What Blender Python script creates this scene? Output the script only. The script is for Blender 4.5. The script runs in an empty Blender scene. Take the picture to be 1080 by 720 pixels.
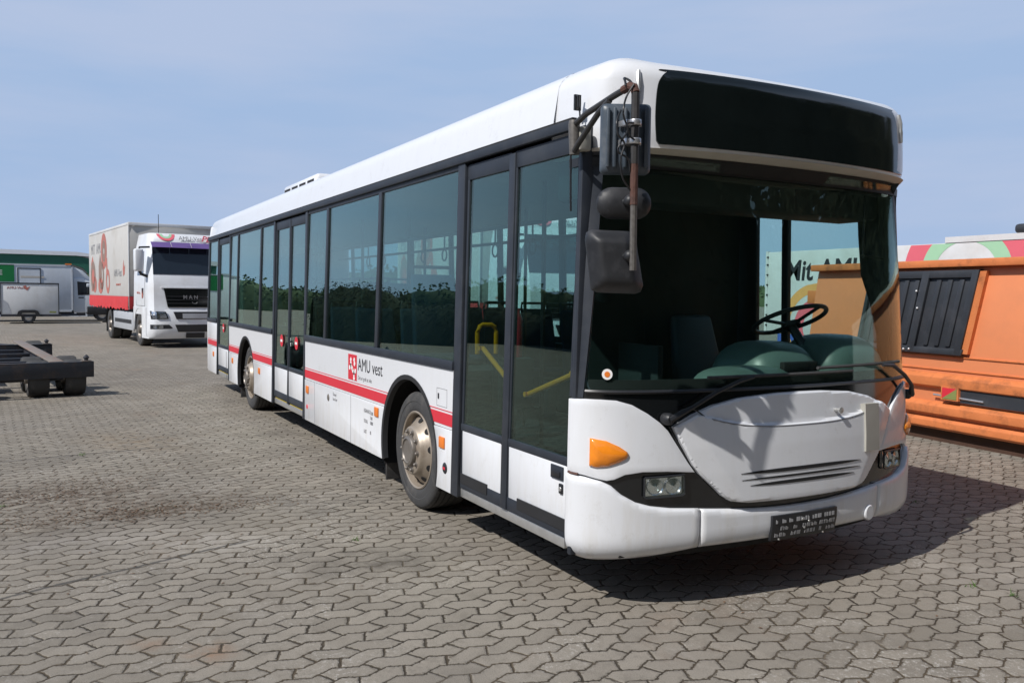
import bpy, bmesh, math, random
from mathutils import Vector, Matrix
from mathutils.geometry import delaunay_2d_cdt
random.seed(7)
R = math.radians
scn = bpy.context.scene
C = scn.collection

# ------------------------------------------------------------ camera, sky, sun, exposure
cam_d = bpy.data.cameras.new('camera')
cam = bpy.data.objects.new('camera', cam_d); C.objects.link(cam); scn.camera = cam
yaw, pitch, roll, fpx = 0.5008882, -0.0547713, 0.0123276, 887.592
fw = Vector((-math.cos(yaw)*math.cos(pitch), math.sin(yaw)*math.cos(pitch), math.sin(pitch)))
rt = fw.cross(Vector((0, 0, 1))).normalized(); up = rt.cross(fw)
c_, s_ = math.cos(roll), math.sin(roll)
rt, up = c_*rt+s_*up, -s_*rt+c_*up
mw = Matrix((rt, up, -fw)).transposed().to_4x4(); mw.translation = Vector((3.44707, -3.64545, 1.642847))
cam.matrix_world = mw
cam_d.sensor_width = 36; cam_d.lens = fpx/1080*36
cam_d.clip_start = .05; cam_d.clip_end = 3000

SUN = Vector((.205, -.95, 1.0)).normalized()
w = bpy.data.worlds.new('World'); scn.world = w; w.use_nodes = True
nt = w.node_tree; nd = nt.nodes; lk = nt.links; nd.clear()
out = nd.new('ShaderNodeOutputWorld'); bg = nd.new('ShaderNodeBackground'); lk.new(bg.outputs[0], out.inputs[0])
sky = nd.new('ShaderNodeTexSky'); sky.sky_type = 'NISHITA'; sky.sun_disc = False
sky.sun_elevation = math.asin(SUN.z); sky.sun_rotation = math.atan2(SUN.x, SUN.y)
sky.air_density = 1.1; sky.dust_density = 1.3; sky.ozone_density = 2.2
tc = nd.new('ShaderNodeTexCoord'); mp = nd.new('ShaderNodeMapping'); mp.inputs['Scale'].default_value = (1.2, 1.6, 9)
mp.inputs['Rotation'].default_value = (0.04, 0.03, .5)
nz = nd.new('ShaderNodeTexNoise'); nz.inputs['Scale'].default_value = 1.15; nz.inputs['Detail'].default_value = 7; nz.inputs['Roughness'].default_value = .52
lk.new(tc.outputs['Generated'], mp.inputs[0]); lk.new(mp.outputs[0], nz.inputs[0])
rp = nd.new('ShaderNodeValToRGB'); rp.color_ramp.elements[0].position = .38; rp.color_ramp.elements[0].color = (.12,)*3+(1,)
rp.color_ramp.elements[1].position = .60; rp.color_ramp.elements[1].color = (.90,)*3+(1,)
lk.new(nz.outputs[0], rp.inputs[0])
mx = nd.new('ShaderNodeMix'); mx.data_type = 'RGBA'
sx_ = nd.new('ShaderNodeSeparateXYZ'); lk.new(tc.outputs['Generated'], sx_.inputs[0])
fe = nd.new('ShaderNodeMapRange'); fe.interpolation_type = 'SMOOTHSTEP'; fe.inputs[1].default_value = .42; fe.inputs[2].default_value = .75; fe.inputs[3].default_value = 1; fe.inputs[4].default_value = .12; lk.new(sx_.outputs[2], fe.inputs[0])
fm = nd.new('ShaderNodeMath'); fm.operation = 'MULTIPLY'; lk.new(rp.outputs[0], fm.inputs[0]); lk.new(fe.outputs[0], fm.inputs[1]); lk.new(fm.outputs[0], mx.inputs['Factor']); mb0 = nd.new('ShaderNodeMix'); mb0.data_type = 'RGBA'; lk.new(fe.outputs[0], mb0.inputs['Factor']); lk.new(sky.outputs[0], mb0.inputs['A']); mb0.inputs['B'].default_value = (5.7, 8.0, 11.9, 1)
lk.new(mb0.outputs['Result'], mx.inputs['A']); mx.inputs['B'].default_value = (7.4, 8.9, 12.1, 1)
lk.new(mx.outputs['Result'], bg.inputs[0]); bg.inputs[1].default_value = .062
sd = bpy.data.lights.new('sun', 'SUN'); sd.energy = 4.5; sd.angle = R(.5); sd.color = (1, .965, .92)
so = bpy.data.objects.new('sun', sd); C.objects.link(so); so.rotation_euler = SUN.to_track_quat('Z', 'Y').to_euler(); so.location = (0, -20, 30)
scn.view_settings.view_transform = 'Standard'; scn.view_settings.look = 'None'
scn.view_settings.exposure = 0; scn.view_settings.gamma = 1; scn.view_settings.use_curve_mapping = False
scn.render.engine = 'CYCLES'
scn.cycles.transparent_max_bounces = 24

# ------------------------------------------------------------ materials
def nodes(name):
    m = bpy.data.materials.new(name); m.use_nodes = True
    t = m.node_tree; return m, t, t.nodes['Principled BSDF']
def mat(name, col, rough=.5, metal=0, var=.12, scale=6, bump=0, bscale=60, spec=.5, dirt=None, dirtamt=0, dscale=1.5, coat=0, emit=None):
    m, t, b = nodes(name); n = t.nodes; l = t.links
    tc = n.new('ShaderNodeTexCoord')
    nz = n.new('ShaderNodeTexNoise'); nz.inputs['Scale'].default_value = scale; nz.inputs['Detail'].default_value = 6
    l.new(tc.outputs['Object'], nz.inputs[0])
    mx = n.new('ShaderNodeMix'); mx.data_type = 'RGBA'
    mx.inputs['A'].default_value = tuple(c*(1-var) for c in col)+(1,); mx.inputs['B'].default_value = tuple(min(1, c*(1+var)) for c in col)+(1,)
    l.new(nz.outputs[0], mx.inputs['Factor']); res = mx.outputs['Result']
    if dirtamt:
        n2 = n.new('ShaderNodeTexNoise'); n2.inputs['Scale'].default_value = dscale; n2.inputs['Detail'].default_value = 9; n2.inputs['Roughness'].default_value = .65
        l.new(tc.outputs['Object'], n2.inputs[0])
        r = n.new('ShaderNodeMapRange'); r.inputs[1].default_value = .5; r.inputs[2].default_value = .72; r.inputs[4].default_value = dirtamt
        l.new(n2.outputs[0], r.inputs[0])
        m2 = n.new('ShaderNodeMix'); m2.data_type = 'RGBA'; l.new(r.outputs[0], m2.inputs['Factor']); l.new(res, m2.inputs['A'])
        m2.inputs['B'].default_value = tuple(dirt)+(1,); res = m2.outputs['Result']
    l.new(res, b.inputs['Base Color'])
    mr = n.new('ShaderNodeMapRange'); mr.inputs[3].default_value = max(.02, rough*.8); mr.inputs[4].default_value = min(1, rough*1.25)
    l.new(nz.outputs[0], mr.inputs[0]); l.new(mr.outputs[0], b.inputs['Roughness'])
    b.inputs['Metallic'].default_value = metal; b.inputs['Specular IOR Level'].default_value = spec; b.inputs['Coat Weight'].default_value = coat
    b.inputs['Coat Roughness'].default_value = .06
    if bump:
        bn = n.new('ShaderNodeTexNoise'); bn.inputs['Scale'].default_value = bscale; bn.inputs['Detail'].default_value = 4
        l.new(tc.outputs['Object'], bn.inputs[0]); bp = n.new('ShaderNodeBump'); bp.inputs['Strength'].default_value = bump; bp.inputs['Distance'].default_value = .01
        l.new(bn.outputs[0], bp.inputs['Height']); l.new(bp.outputs[0], b.inputs['Normal'])
    return m
def glass(name, tint, ior=1.7, rough=.0, wav=0.0, pw=5):
    m = bpy.data.materials.new(name); m.use_nodes = True; t = m.node_tree; n = t.nodes; l = t.links; n.clear()
    o = n.new('ShaderNodeOutputMaterial'); mi = n.new('ShaderNodeMixShader'); tr = n.new('ShaderNodeBsdfTransparent'); gl = n.new('ShaderNodeBsdfGlossy')
    tr.inputs[0].default_value = tuple(tint)+(1,); gl.inputs['Roughness'].default_value = rough; gl.inputs[0].default_value = (.82, .98, .90, 1)
    ge = n.new('ShaderNodeNewGeometry'); dt = n.new('ShaderNodeVectorMath'); dt.operation = 'DOT_PRODUCT'
    l.new(ge.outputs['Incoming'], dt.inputs[0]); l.new(ge.outputs['Normal'], dt.inputs[1])
    def M(op, x, y=None):
        q = n.new('ShaderNodeMath'); q.operation = op
        for i, v in enumerate((x, y)):
            if v is None: continue
            if isinstance(v, (int, float)): q.inputs[i].default_value = v
            else: l.new(v, q.inputs[i])
        return q.outputs[0]
    f0 = ((ior-1)/(ior+1))**2
    fac = M('ADD', f0, M('MULTIPLY', M('POWER', M('SUBTRACT', 1, M('ABSOLUTE', dt.outputs['Value'])), pw), 1-f0))
    tc = n.new('ShaderNodeTexCoord'); nz = n.new('ShaderNodeTexNoise'); nz.inputs['Scale'].default_value = 1.3; nz.inputs['Detail'].default_value = 1
    l.new(tc.outputs['Object'], nz.inputs[0]); bp = n.new('ShaderNodeBump'); bp.inputs['Strength'].default_value = wav; bp.inputs['Distance'].default_value = .02
    l.new(nz.outputs[0], bp.inputs['Height']); l.new(bp.outputs[0], gl.inputs['Normal'])
    # reflectivity falls on both faces of a sheet alike: use |cos| so inside views behave
    l.new(fac, mi.inputs[0]); l.new(tr.outputs[0], mi.inputs[1]); l.new(gl.outputs[0], mi.inputs[2]); l.new(mi.outputs[0], o.inputs[0])
    return m

def busbody():
    # white gloss paint with road dirt thickening in streaks low on the skirt (grime that stays put)
    m, t, b = nodes('bus_white_paint'); n = t.nodes; l = t.links
    tc = n.new('ShaderNodeTexCoord'); sp = n.new('ShaderNodeSeparateXYZ'); l.new(tc.outputs['Object'], sp.inputs[0])
    mp = n.new('ShaderNodeMapping'); mp.inputs['Scale'].default_value = (5, 5, .9); l.new(tc.outputs['Object'], mp.inputs[0])
    nz = n.new('ShaderNodeTexNoise'); nz.inputs['Scale'].default_value = 2.2; nz.inputs['Detail'].default_value = 9; nz.inputs['Roughness'].default_value = .7; l.new(mp.outputs[0], nz.inputs[0])
    z = n.new('ShaderNodeMapRange'); z.inputs[1].default_value = .25; z.inputs[2].default_value = .75; z.inputs[3].default_value = 1; z.inputs[4].default_value = .18; l.new(sp.outputs[2], z.inputs[0])
    r = n.new('ShaderNodeMapRange'); r.inputs[1].default_value = .46; r.inputs[2].default_value = .75; l.new(nz.outputs[0], r.inputs[0])
    mu = n.new('ShaderNodeMath'); mu.operation = 'MULTIPLY'; l.new(z.outputs[0], mu.inputs[0]); l.new(r.outputs[0], mu.inputs[1])
    mx = n.new('ShaderNodeMix'); mx.data_type = 'RGBA'; l.new(mu.outputs[0], mx.inputs['Factor'])
    mx.inputs['A'].default_value = (.72, .735, .765, 1); mx.inputs['B'].default_value = (.60, .58, .54, 1); l.new(mx.outputs['Result'], b.inputs['Base Color'])
    ch = n.new('ShaderNodeTexNoise'); ch.inputs['Scale'].default_value = 7; ch.inputs['Detail'].default_value = 12; ch.inputs['Roughness'].default_value = .85; l.new(tc.outputs['Object'], ch.inputs[0])
    cr = n.new('ShaderNodeMapRange'); cr.inputs[1].default_value = .56; cr.inputs[2].default_value = .66; cr.inputs[4].default_value = .30; l.new(ch.outputs[0], cr.inputs[0])
    cm = n.new('ShaderNodeMix'); cm.data_type = 'RGBA'; l.new(cr.outputs[0], cm.inputs['Factor']); l.new(mx.outputs['Result'], cm.inputs['A']); cm.inputs['B'].default_value = (.42, .40, .37, 1); l.new(cm.outputs['Result'], b.inputs['Base Color'])
    b.inputs['Roughness'].default_value = .30; b.inputs['Coat Weight'].default_value = .35; b.inputs['Coat Roughness'].default_value = .08
    bn = n.new('ShaderNodeTexNoise'); bn.inputs['Scale'].default_value = 1.6; l.new(tc.outputs['Object'], bn.inputs[0])
    bp = n.new('ShaderNodeBump'); bp.inputs['Strength'].default_value = .05; bp.inputs['Distance'].default_value = .02; l.new(bn.outputs[0], bp.inputs['Height']); l.new(bp.outputs[0], b.inputs['Normal']); l.new(bp.outputs[0], b.inputs['Coat Normal'])
    return m
WHITE = busbody()
BLACKP = mat('black_plastic', (.018, .019, .022), .42, var=.25)
FRAME = mat('window_rubber', (.021, .026, .036), .5, var=.15, dirt=(.07, .075, .08), dirtamt=.3, dscale=3)
GLOSSB = mat('black_gloss', (.008, .009, .010), .10, var=.1, coat=.4)
DISP = mat('display_glass', (.006, .009, .009), .09, var=.3, coat=.3)
RED = mat('stripe_red', (.62, .030, .050), .4, var=.06)
TEXTK = mat('lettering_dark', (.02, .02, .025), .5)
TEXTG = mat('lettering_grey', (.22, .22, .23), .5)
TEXTW = mat('lettering_white', (.8, .8, .8), .5, var=.03)
AMBER = mat('amber_lens', (.80, .24, .015), .12, var=.25, scale=20, coat=.5)
AMBERS = mat('amber_reflector', (.75, .20, .03), .3, var=.1)
RUBBER = mat('tyre_rubber', (.045, .045, .046), .85, var=.25, bump=.3, bscale=80, dirt=(.13, .12, .11), dirtamt=.6, dscale=5)
RIM = mat('painted_steel_rim', (.34, .29, .235), .42, metal=.35, var=.1, dirt=(.16, .11, .07), dirtamt=.55, dscale=9)
HUB = mat('hub_steel', (.22, .20, .18), .42, metal=.5, var=.15, dirt=(.14, .1, .07), dirtamt=.4, dscale=9)
DARK = mat('dark_void', (.012, .012, .013), .9)
STEEL = mat('scuffed_aluminium', (.52, .52, .51), .38, metal=.7, var=.15, scale=20)
YEL = mat('handrail_yellow', (1.0, .30, .0), .35, var=.05)
TGREYM = mat('moulded_grey', (.36, .36, .37), .5)
YEDGE = mat('step_edge_yellow', (.7, .5, .03), .5)
SEATC = mat('seat_fabric', (.010, .028, .060), .85, var=.25, scale=40)
SEATP = mat('seat_plastic', (.05, .07, .09), .5)
INTW = mat('interior_panel', (.10, .11, .11), .6, var=.08)
INTD = mat('interior_dark', (.022, .025, .025), .7)
DASH = mat('dashboard_plastic', (.10, .15, .14), .38, var=.12)
GSIDE = glass('tinted_side_glass', (.60, .77, .76), 1.48, wav=.02, pw=3.4)
GFAR = glass('tinted_far_glass', (.84, .94, .93), 1.5)
GWS = glass('windscreen_glass', (.86, .94, .91), 1.45, wav=.0)
LENS = glass('lamp_lens', (.95, .97, .97), 1.6, .05)
CHROME = mat('lamp_reflector', (.75, .76, .78), .18, metal=1, var=.2, scale=30)
MIRB = mat('mirror_back_grey', (.060, .078, .100), .42, var=.2, dirt=(.2, .2, .2), dirtamt=.3, dscale=12)
MIRK = mat('mirror_back_black', (.016, .017, .020), .5, var=.25, dirt=(.10, .10, .11), dirtamt=.35, dscale=8)
RUST = mat('rusty_pipe', (.095, .042, .030), .7, var=.4, scale=30, bump=.3, dirt=(.03, .03, .03), dirtamt=.6, dscale=14)
PIPEK = mat('black_pipe', (.035, .033, .033), .5, var=.3, scale=20)
WORNP = mat('worn_pipe', (.13, .12, .11), .5, var=.5, scale=60, metal=.3)
CLAMP = mat('zinc_clamp', (.55, .55, .56), .35, metal=.8)
BARE = mat('bare_primer', (.36, .35, .31), .6, var=.12, scale=12)
BEIGE = mat('weathered_lip', (.50, .46, .40), .55, var=.15)
GREYR = mat('radiator_roof', (.75, .77, .8), .4)

def ground_mat():
    m, t, b = nodes('zigzag_pavers'); n = t.nodes; l = t.links
    def M(op, a, bb=None, cc=None):
        q = n.new('ShaderNodeMath'); q.operation = op
        for i, v in enumerate((a, bb, cc)):
            if v is None: continue
            if isinstance(v, (int, float)): q.inputs[i].default_value = v
            else: l.new(v, q.inputs[i])
        return q.outputs[0]
    def N(vec, sc, det=5, ro=.5, dim='3D'):
        q = n.new('ShaderNodeTexNoise'); q.inputs['Scale'].default_value = sc; q.inputs['Detail'].default_value = det; q.inputs['Roughness'].default_value = ro
        l.new(vec, q.inputs[0]); return q
    tc = n.new('ShaderNodeTexCoord'); P = tc.outputs['Object']
    # gentle wander of the courses
    wn = N(P, .35, 2); wn2 = N(P, 14, 3)
    va = n.new('ShaderNodeVectorMath'); va.operation = 'SUBTRACT'; l.new(wn.outputs['Color'], va.inputs[0]); va.inputs[1].default_value = (.5,)*3
    vs = n.new('ShaderNodeVectorMath'); vs.operation = 'SCALE'; l.new(va.outputs[0], vs.inputs[0]); vs.inputs['Scale'].default_value = .16
    vb = n.new('ShaderNodeVectorMath'); vb.operation = 'SUBTRACT'; l.new(wn2.outputs['Color'], vb.inputs[0]); vb.inputs[1].default_value = (.5,)*3
    vt = n.new('ShaderNodeVectorMath'); vt.operation = 'SCALE'; l.new(vb.outputs[0], vt.inputs[0]); vt.inputs['Scale'].default_value = .022
    v1 = n.new('ShaderNodeVectorMath'); l.new(P, v1.inputs[0]); l.new(vs.outputs[0], v1.inputs[1])
    v2 = n.new('ShaderNodeVectorMath'); l.new(v1.outputs[0], v2.inputs[0]); l.new(vt.outputs[0], v2.inputs[1])
    ro = n.new('ShaderNodeVectorRotate'); ro.rotation_type = 'Z_AXIS'; ro.inputs['Angle'].default_value = R(-3.5); l.new(v2.outputs[0], ro.inputs['Vector'])
    sp = n.new('ShaderNodeSeparateXYZ'); l.new(ro.outputs[0], sp.inputs[0]); x, y = sp.outputs[0], sp.outputs[1]
    PER, H, SL = .205, .112, .44; cs = .915; sn = .403
    # zigzag: triangle wave, legs PER/2 long along y, slope SL
    ph = M('FRACT', M('DIVIDE', y, PER))
    tri = M('SUBTRACT', M('ABSOLUTE', M('SUBTRACT', ph, .5)), .25)          # +.25 at 0, -.25 at .5
    f = M('MULTIPLY', tri, PER*SL)
    q = M('DIVIDE', M('SUBTRACT', x, f), H); row = M('FLOOR', q); fr = M('SUBTRACT', q, row)
    dedge = M('MULTIPLY', M('MINIMUM', fr, M('SUBTRACT', 1, fr)), H*cs)
    odd = M('FLOORED_MODULO', row, 2)
    # leg centre phase .25 (falling) for even rows, .75 (rising) for odd rows
    ym = M('MULTIPLY', M('ADD', .25, M('MULTIPLY', odd, .5)), PER)
    kk = M('DIVIDE', M('SUBTRACT', y, ym), PER); k = M('ROUND', kk); dy = M('MULTIPLY', M('SUBTRACT', kk, k), PER)
    dx = M('SUBTRACT', x, M('MULTIPLY', M('ADD', row, .5), H))
    sg = M('SUBTRACT', M('MULTIPLY', odd, 2), 1)
    jd = M('ADD', M('MULTIPLY', M('MULTIPLY', dx, sn), sg), M('MULTIPLY', dy, cs))
    d = M('MINIMUM', dedge, M('SUBTRACT', M('ABSOLUTE', jd), .0012))
    sid = M('ADD', k, M('GREATER_THAN', jd, 0))
    cb = n.new('ShaderNodeCombineXYZ'); l.new(row, cb.inputs[0]); l.new(sid, cb.inputs[1])
    wnz = n.new('ShaderNodeTexWhiteNoise'); wnz.noise_dimensions = '2D'; l.new(cb.outputs[0], wnz.inputs['Vector'])
    jn = N(P, 3.2, 4, .6)
    jw = M('ADD', .0005, M('MULTIPLY', M('POWER', jn.outputs[0], 2.6), .0100))
    def mr(v, a, bq, c0=0, c1=1, clamp=True):
        q = n.new('ShaderNodeMapRange'); l.new(v, q.inputs[0])
        for i, k_ in enumerate((a, bq, c0, c1)):
            if isinstance(k_, (int, float)): q.inputs[i+1].default_value = k_
            else: l.new(k_, q.inputs[i+1])
        return q.outputs[0]
    chip = N(P, 55, 4, .7); d = M('SUBTRACT', d, M('MULTIPLY', mr(chip.outputs[0], .50, .72), .011))
    stone = mr(d, jw, M('ADD', jw, .003))                                   # 0 in joint, 1 on stone
    def mix(fac, a, bq):
        q = n.new('ShaderNodeMix'); q.data_type = 'RGBA'
        for nm, v in (('Factor', fac), ('A', a), ('B', bq)):
            if isinstance(v, (tuple, float, int)): q.inputs[nm].default_value = v if not isinstance(v, tuple) else v+(1,)
            else: l.new(v, q.inputs[nm])
        return q.outputs['Result']
    base = mix(wnz.outputs['Value'], (.196, .174, .143), (.288, .257, .214))
    big = N(P, .22, 6, .6); base = mix(mr(big.outputs[0], .38, .68), base, mix(.5, base, (.29, .258, .218)))
    st = N(P, .9, 8, .7); base = mix(mr(st.outputs[0], .50, .68, 0, .6), base, (.135, .122, .105))
    rs = N(P, .55, 7, .7); base = mix(mr(rs.outputs[0], .58, .70, 0, .40), base, (.26, .16, .10))
    wh = N(P, 2.3, 9, .75); base = mix(mr(wh.outputs[0], .55, .66, 0, .45), base, (.34, .315, .28))
    gr = N(P, 160, 4, .7); base = mix(mr(gr.outputs[0], .46, .60, 0, .42), base, (.12, .108, .090)); g2 = N(P, 330, 3, .8); base = mix(mr(g2.outputs[0], .52, .62, 0, .40), base, (.46, .43, .38)); g3 = N(P, 9, 8, .8); base = mix(mr(g3.outputs[0], .50, .62, 0, .42), base, (.15, .132, .108))
    sp2 = N(P, 38, 6, .8); base = mix(M('MULTIPLY', mr(sp2.outputs[0], .535, .60), mr(N(P, 1.3, 4, .6).outputs[0], .50, .62, 0, .75)), base, (.48, .455, .42))
    # placed stains: (x, y, rx, ry, amount, colour)
    spx = n.new('ShaderNodeSeparateXYZ'); l.new(v1.outputs[0], spx.inputs[0])
    sn3 = N(P, 5, 8, .75)
    def stain(cx, cy, rx, ry, ang, amt, col):
        nonlocal base
        ca, sa = math.cos(ang), math.sin(ang)
        X = M('SUBTRACT', spx.outputs[0], cx); Y = M('SUBTRACT', spx.outputs[1], cy)
        u = M('DIVIDE', M('ADD', M('MULTIPLY', X, ca), M('MULTIPLY', Y, sa)), rx); v = M('DIVIDE', M('SUBTRACT', M('MULTIPLY', Y, ca), M('MULTIPLY', X, sa)), ry)
        rr = M('SQRT', M('ADD', M('MULTIPLY', u, u), M('MULTIPLY', v, v)))
        a = mr(rr, .1, 1, 1, 0); a = M('MULTIPLY', a, mr(sn3.outputs[0], .42, .58)); base = mix(M('MULTIPLY', a, amt), base, col)
    for s in STAINS: stain(*s)
    clump = M('MULTIPLY', mr(N(P, 6.5, 6, .7).outputs[0], .60, .66), mr(d, .012, .022, 1, 0)); base = mix(M('MULTIPLY', clump, .8), base, (.075, .055, .038))
    def crack(x0, y0, x1, y1, wd, amt):
        nonlocal base
        L_ = math.hypot(x1-x0, y1-y0); ux, uy = (x1-x0)/L_, (y1-y0)/L_
        X = M('SUBTRACT', spx.outputs[0], x0); Y = M('SUBTRACT', spx.outputs[1], y0)
        al = M('ADD', M('MULTIPLY', X, ux), M('MULTIPLY', Y, uy)); ac = M('ABSOLUTE', M('ADD', M('SUBTRACT', M('MULTIPLY', Y, ux), M('MULTIPLY', X, uy)), M('MULTIPLY', M('SUBTRACT', sn3.outputs[0], .5), .10)))
        q = M('MULTIPLY', mr(ac, wd*.3, wd, 1, 0), M('MULTIPLY', mr(al, -.05, .3), mr(al, L_-.3, L_, 1, 0))); base = mix(M('MULTIPLY', q, amt), base, (.055, .052, .050))
    crack(-1.45, -4.6, -2.27, -2.30, .022, .85); crack(-5.75, -4.7, -6.08, -2.4, .035, .6)
    joint = mix(mr(N(P, 1.1, 5, .6).outputs[0], .42, .62), (.050, .040, .028), (.105, .080, .052))
    moss = mr(N(P, .8, 5, .6).outputs[0], .62, .75, 0, .6); joint = mix(moss, joint, (.045, .060, .018))
    # sand and dirt lying over the joints in places
    fill = mr(N(P, 1.7, 6, .65).outputs[0], .52, .70, 0, .75); joint = mix(fill, joint, (.21, .18, .14))
    col = mix(stone, joint, base)
    l.new(col, b.inputs['Base Color']); b.inputs['Roughness'].default_value = .88; b.inputs['Specular IOR Level'].default_value = .3
    tilt = M('MULTIPLY', wnz.outputs['Value'], .0012)
    rounded = mr(d, 0, .014); rounded = M('POWER', rounded, .5)
    h = M('ADD', M('ADD', M('MULTIPLY', rounded, .006), M('MULTIPLY', M('MULTIPLY', gr.outputs[0], stone), .0032)), M('ADD', tilt, M('MULTIPLY', sp2.outputs[0], .002)))
    bp = n.new('ShaderNodeBump'); bp.inputs['Distance'].default_value = 1.0; bp.inputs['Strength'].default_value = 1.0; l.new(h, bp.inputs['Height']); l.new(bp.outputs[0], b.inputs['Normal'])
    return m
STAINS = [(-.52, -3.02, .22, .14, .3, .55, (.27, .14, .07)), (-.75, -3.25, .16, .10, 1.0, .4, (.25, .14, .08)), (-1.4, -1.95, .8, .45, 1.2, .6, (.075, .065, .055)),
          (-4.1, -3.6, 1.3, .7, 1.2, .9, (.085, .058, .040)), (-3.3, -3.1, .5, 1.1, .1, .85, (.080, .055, .038)), (-2.9, -3.9, .9, .5, 1.5, .5, (.09, .07, .05)), (-2.2, -2.7, .35, .6, .1, .7, (.40, .37, .33)), (-3.1, -1.0, .6, .9, .2, .6, (.09, .08, .07)), (-2.6, -3.3, 1.0, .35, 1.3, .6, (.36, .33, .30)),
          (-6.5, -2.9, 1.2, .6, .3, .45, (.28, .20, .12)), (-3.2, -2.0, 1.5, .5, .4, .5, (.11, .10, .09)),
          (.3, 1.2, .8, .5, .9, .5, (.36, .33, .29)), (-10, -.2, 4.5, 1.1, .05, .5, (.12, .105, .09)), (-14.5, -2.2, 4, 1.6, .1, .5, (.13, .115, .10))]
GROUND = ground_mat()

# ------------------------------------------------------------ mesh helpers
class MB:
    def __init__(s): s.v = []; s.f = []; s.mi = []
    def add(s, vs, fs, mi=0):
        o = len(s.v); s.v += [tuple(a) for a in vs]; s.f += [tuple(o+i for i in f) for f in fs]; s.mi += [mi]*len(fs); return s
    def box(s, x0, x1, y0, y1, z0, z1, mi=0, fn=None):
        vs = [(x, y, z) for x in (x0, x1) for y in (y0, y1) for z in (z0, z1)]
        if fn: vs = [fn(*q) for q in vs]
        return s.add(vs, [(0, 1, 3, 2), (4, 6, 7, 5), (0, 4, 5, 1), (2, 3, 7, 6), (0, 2, 6, 4), (1, 5, 7, 3)], mi)
    def hexa(s, a, b, mi=0):           # two quads, a (4 pts) and b (4 pts)
        return s.add(list(a)+list(b), [(3, 2, 1, 0), (4, 5, 6, 7), (0, 1, 5, 4), (1, 2, 6, 5), (2, 3, 7, 6), (3, 0, 4, 7)], mi)
    def prism(s, poly, lo, hi, fn, mi=0):   # poly 2D, fn(a,b,h)->xyz
        n = len(poly); vs = [fn(a, b, lo) for a, b in poly]+[fn(a, b, hi) for a, b in poly]
        return s.add(vs, [tuple(range(n))[::-1], tuple(range(n, 2*n))]+[(i, (i+1) % n, n+(i+1) % n, n+i) for i in range(n)], mi)
    def tube(s, pts, r, n=10, mi=0, caps=True):
        pts = [Vector(q) for q in pts]; rs = r if isinstance(r, (list, tuple)) else [r]*len(pts); vs = []
        for i, q in enumerate(pts):
            d = (pts[min(i+1, len(pts)-1)]-pts[max(i-1, 0)]).normalized()
            a = d.cross(Vector((0, 0, 1)));
            if a.length < .1: a = d.cross(Vector((1, 0, 0)))
            a.normalize()
            if i and a.dot(pa) < 0: a = -a
            pa = a; b = d.cross(a)
            for k in range(n): t = 2*math.pi*k/n; vs.append(q+rs[i]*(math.cos(t)*a+math.sin(t)*b))
        fs = [(i*n+k, i*n+(k+1) % n, (i+1)*n+(k+1) % n, (i+1)*n+k) for i in range(len(pts)-1) for k in range(n)]
        if caps: fs += [tuple(range(n))[::-1], tuple((len(pts)-1)*n+k for k in range(n))]
        return s.add(vs, fs, mi)
    def lathe(s, c, ax, prof, n=32, mi=0, e1=None, a0=0, a1=2*math.pi):   # prof [(r, h)], h along ax
        c = Vector(c); ax = Vector(ax).normalized(); e1 = Vector(e1) if e1 else (ax.cross(Vector((0, 0, 1))) if abs(ax.z) < .9 else Vector((1, 0, 0))); e1 = (e1-ax*e1.dot(ax)).normalized(); e2 = ax.cross(e1)
        full = abs(a1-a0-2*math.pi) < 1e-6; m = n if full else n+1; vs = []
        for r, h in prof:
            for k in range(m): t = a0+(a1-a0)*k/n; vs.append(c+ax*h+r*(math.cos(t)*e1+math.sin(t)*e2))
        fs = [(i*m+k, i*m+(k+1) % m, (i+1)*m+(k+1) % m, (i+1)*m+k) for i in range(len(prof)-1) for k in range(n)]
        return s.add(vs, fs, mi)
    def ball(s, c, r, n=12, mi=0):
        rx, ry, rz = r if isinstance(r, (tuple, list)) else (r, r, r); m = n//2; vs = []
        for i in range(m+1):
            p_ = math.pi*i/m
            for k in range(n): t = 2*math.pi*k/n; vs.append((c[0]+rx*math.sin(p_)*math.cos(t), c[1]+ry*math.sin(p_)*math.sin(t), c[2]+rz*math.cos(p_)))
        return s.add(vs, [(i*n+k, i*n+(k+1) % n, (i+1)*n+(k+1) % n, (i+1)*n+k) for i in range(m) for k in range(n)], mi)
    def grid(s, rows, mi=0, closed=False):
        n = len(rows[0]); vs = [q for r_ in rows for q in r_]
        return s.add(vs, [(i*n+k, i*n+(k+1) % n, (i+1)*n+(k+1) % n, (i+1)*n+k) for i in range(len(rows)-1) for k in range(n if closed else n-1)], mi)
    def build(s, name, m, parent=None, bevel=0, seg=2, ang=35, tf=None):
        bm = bmesh.new(); vs = [bm.verts.new(q) for q in s.v]
        for f, mi in zip(s.f, s.mi):
            try: fc = bm.faces.new([vs[i] for i in f]); fc.material_index = mi
            except ValueError: pass
        bmesh.ops.remove_doubles(bm, verts=bm.verts, dist=1e-5)
        bmesh.ops.dissolve_degenerate(bm, edges=bm.edges, dist=1e-6)
        bmesh.ops.recalc_face_normals(bm, faces=bm.faces)
        if bevel:
            es = [e for e in bm.edges if len(e.link_faces) == 2 and e.calc_face_angle(0) > R(30)]
            bmesh.ops.bevel(bm, geom=es, offset=bevel, segments=seg, affect='EDGES', profile=.5, clamp_overlap=True)
        if tf: bm.transform(tf)
        me = bpy.data.meshes.new(name); bm.to_mesh(me); bm.free()
        for f in me.polygons: f.use_smooth = True
        me.set_sharp_from_angle(angle=R(ang))
        for q in (m if isinstance(m, (list, tuple)) else [m]): me.materials.append(q)
        o = bpy.data.objects.new(name, me); C.objects.link(o); o.parent = parent
        return o
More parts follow.
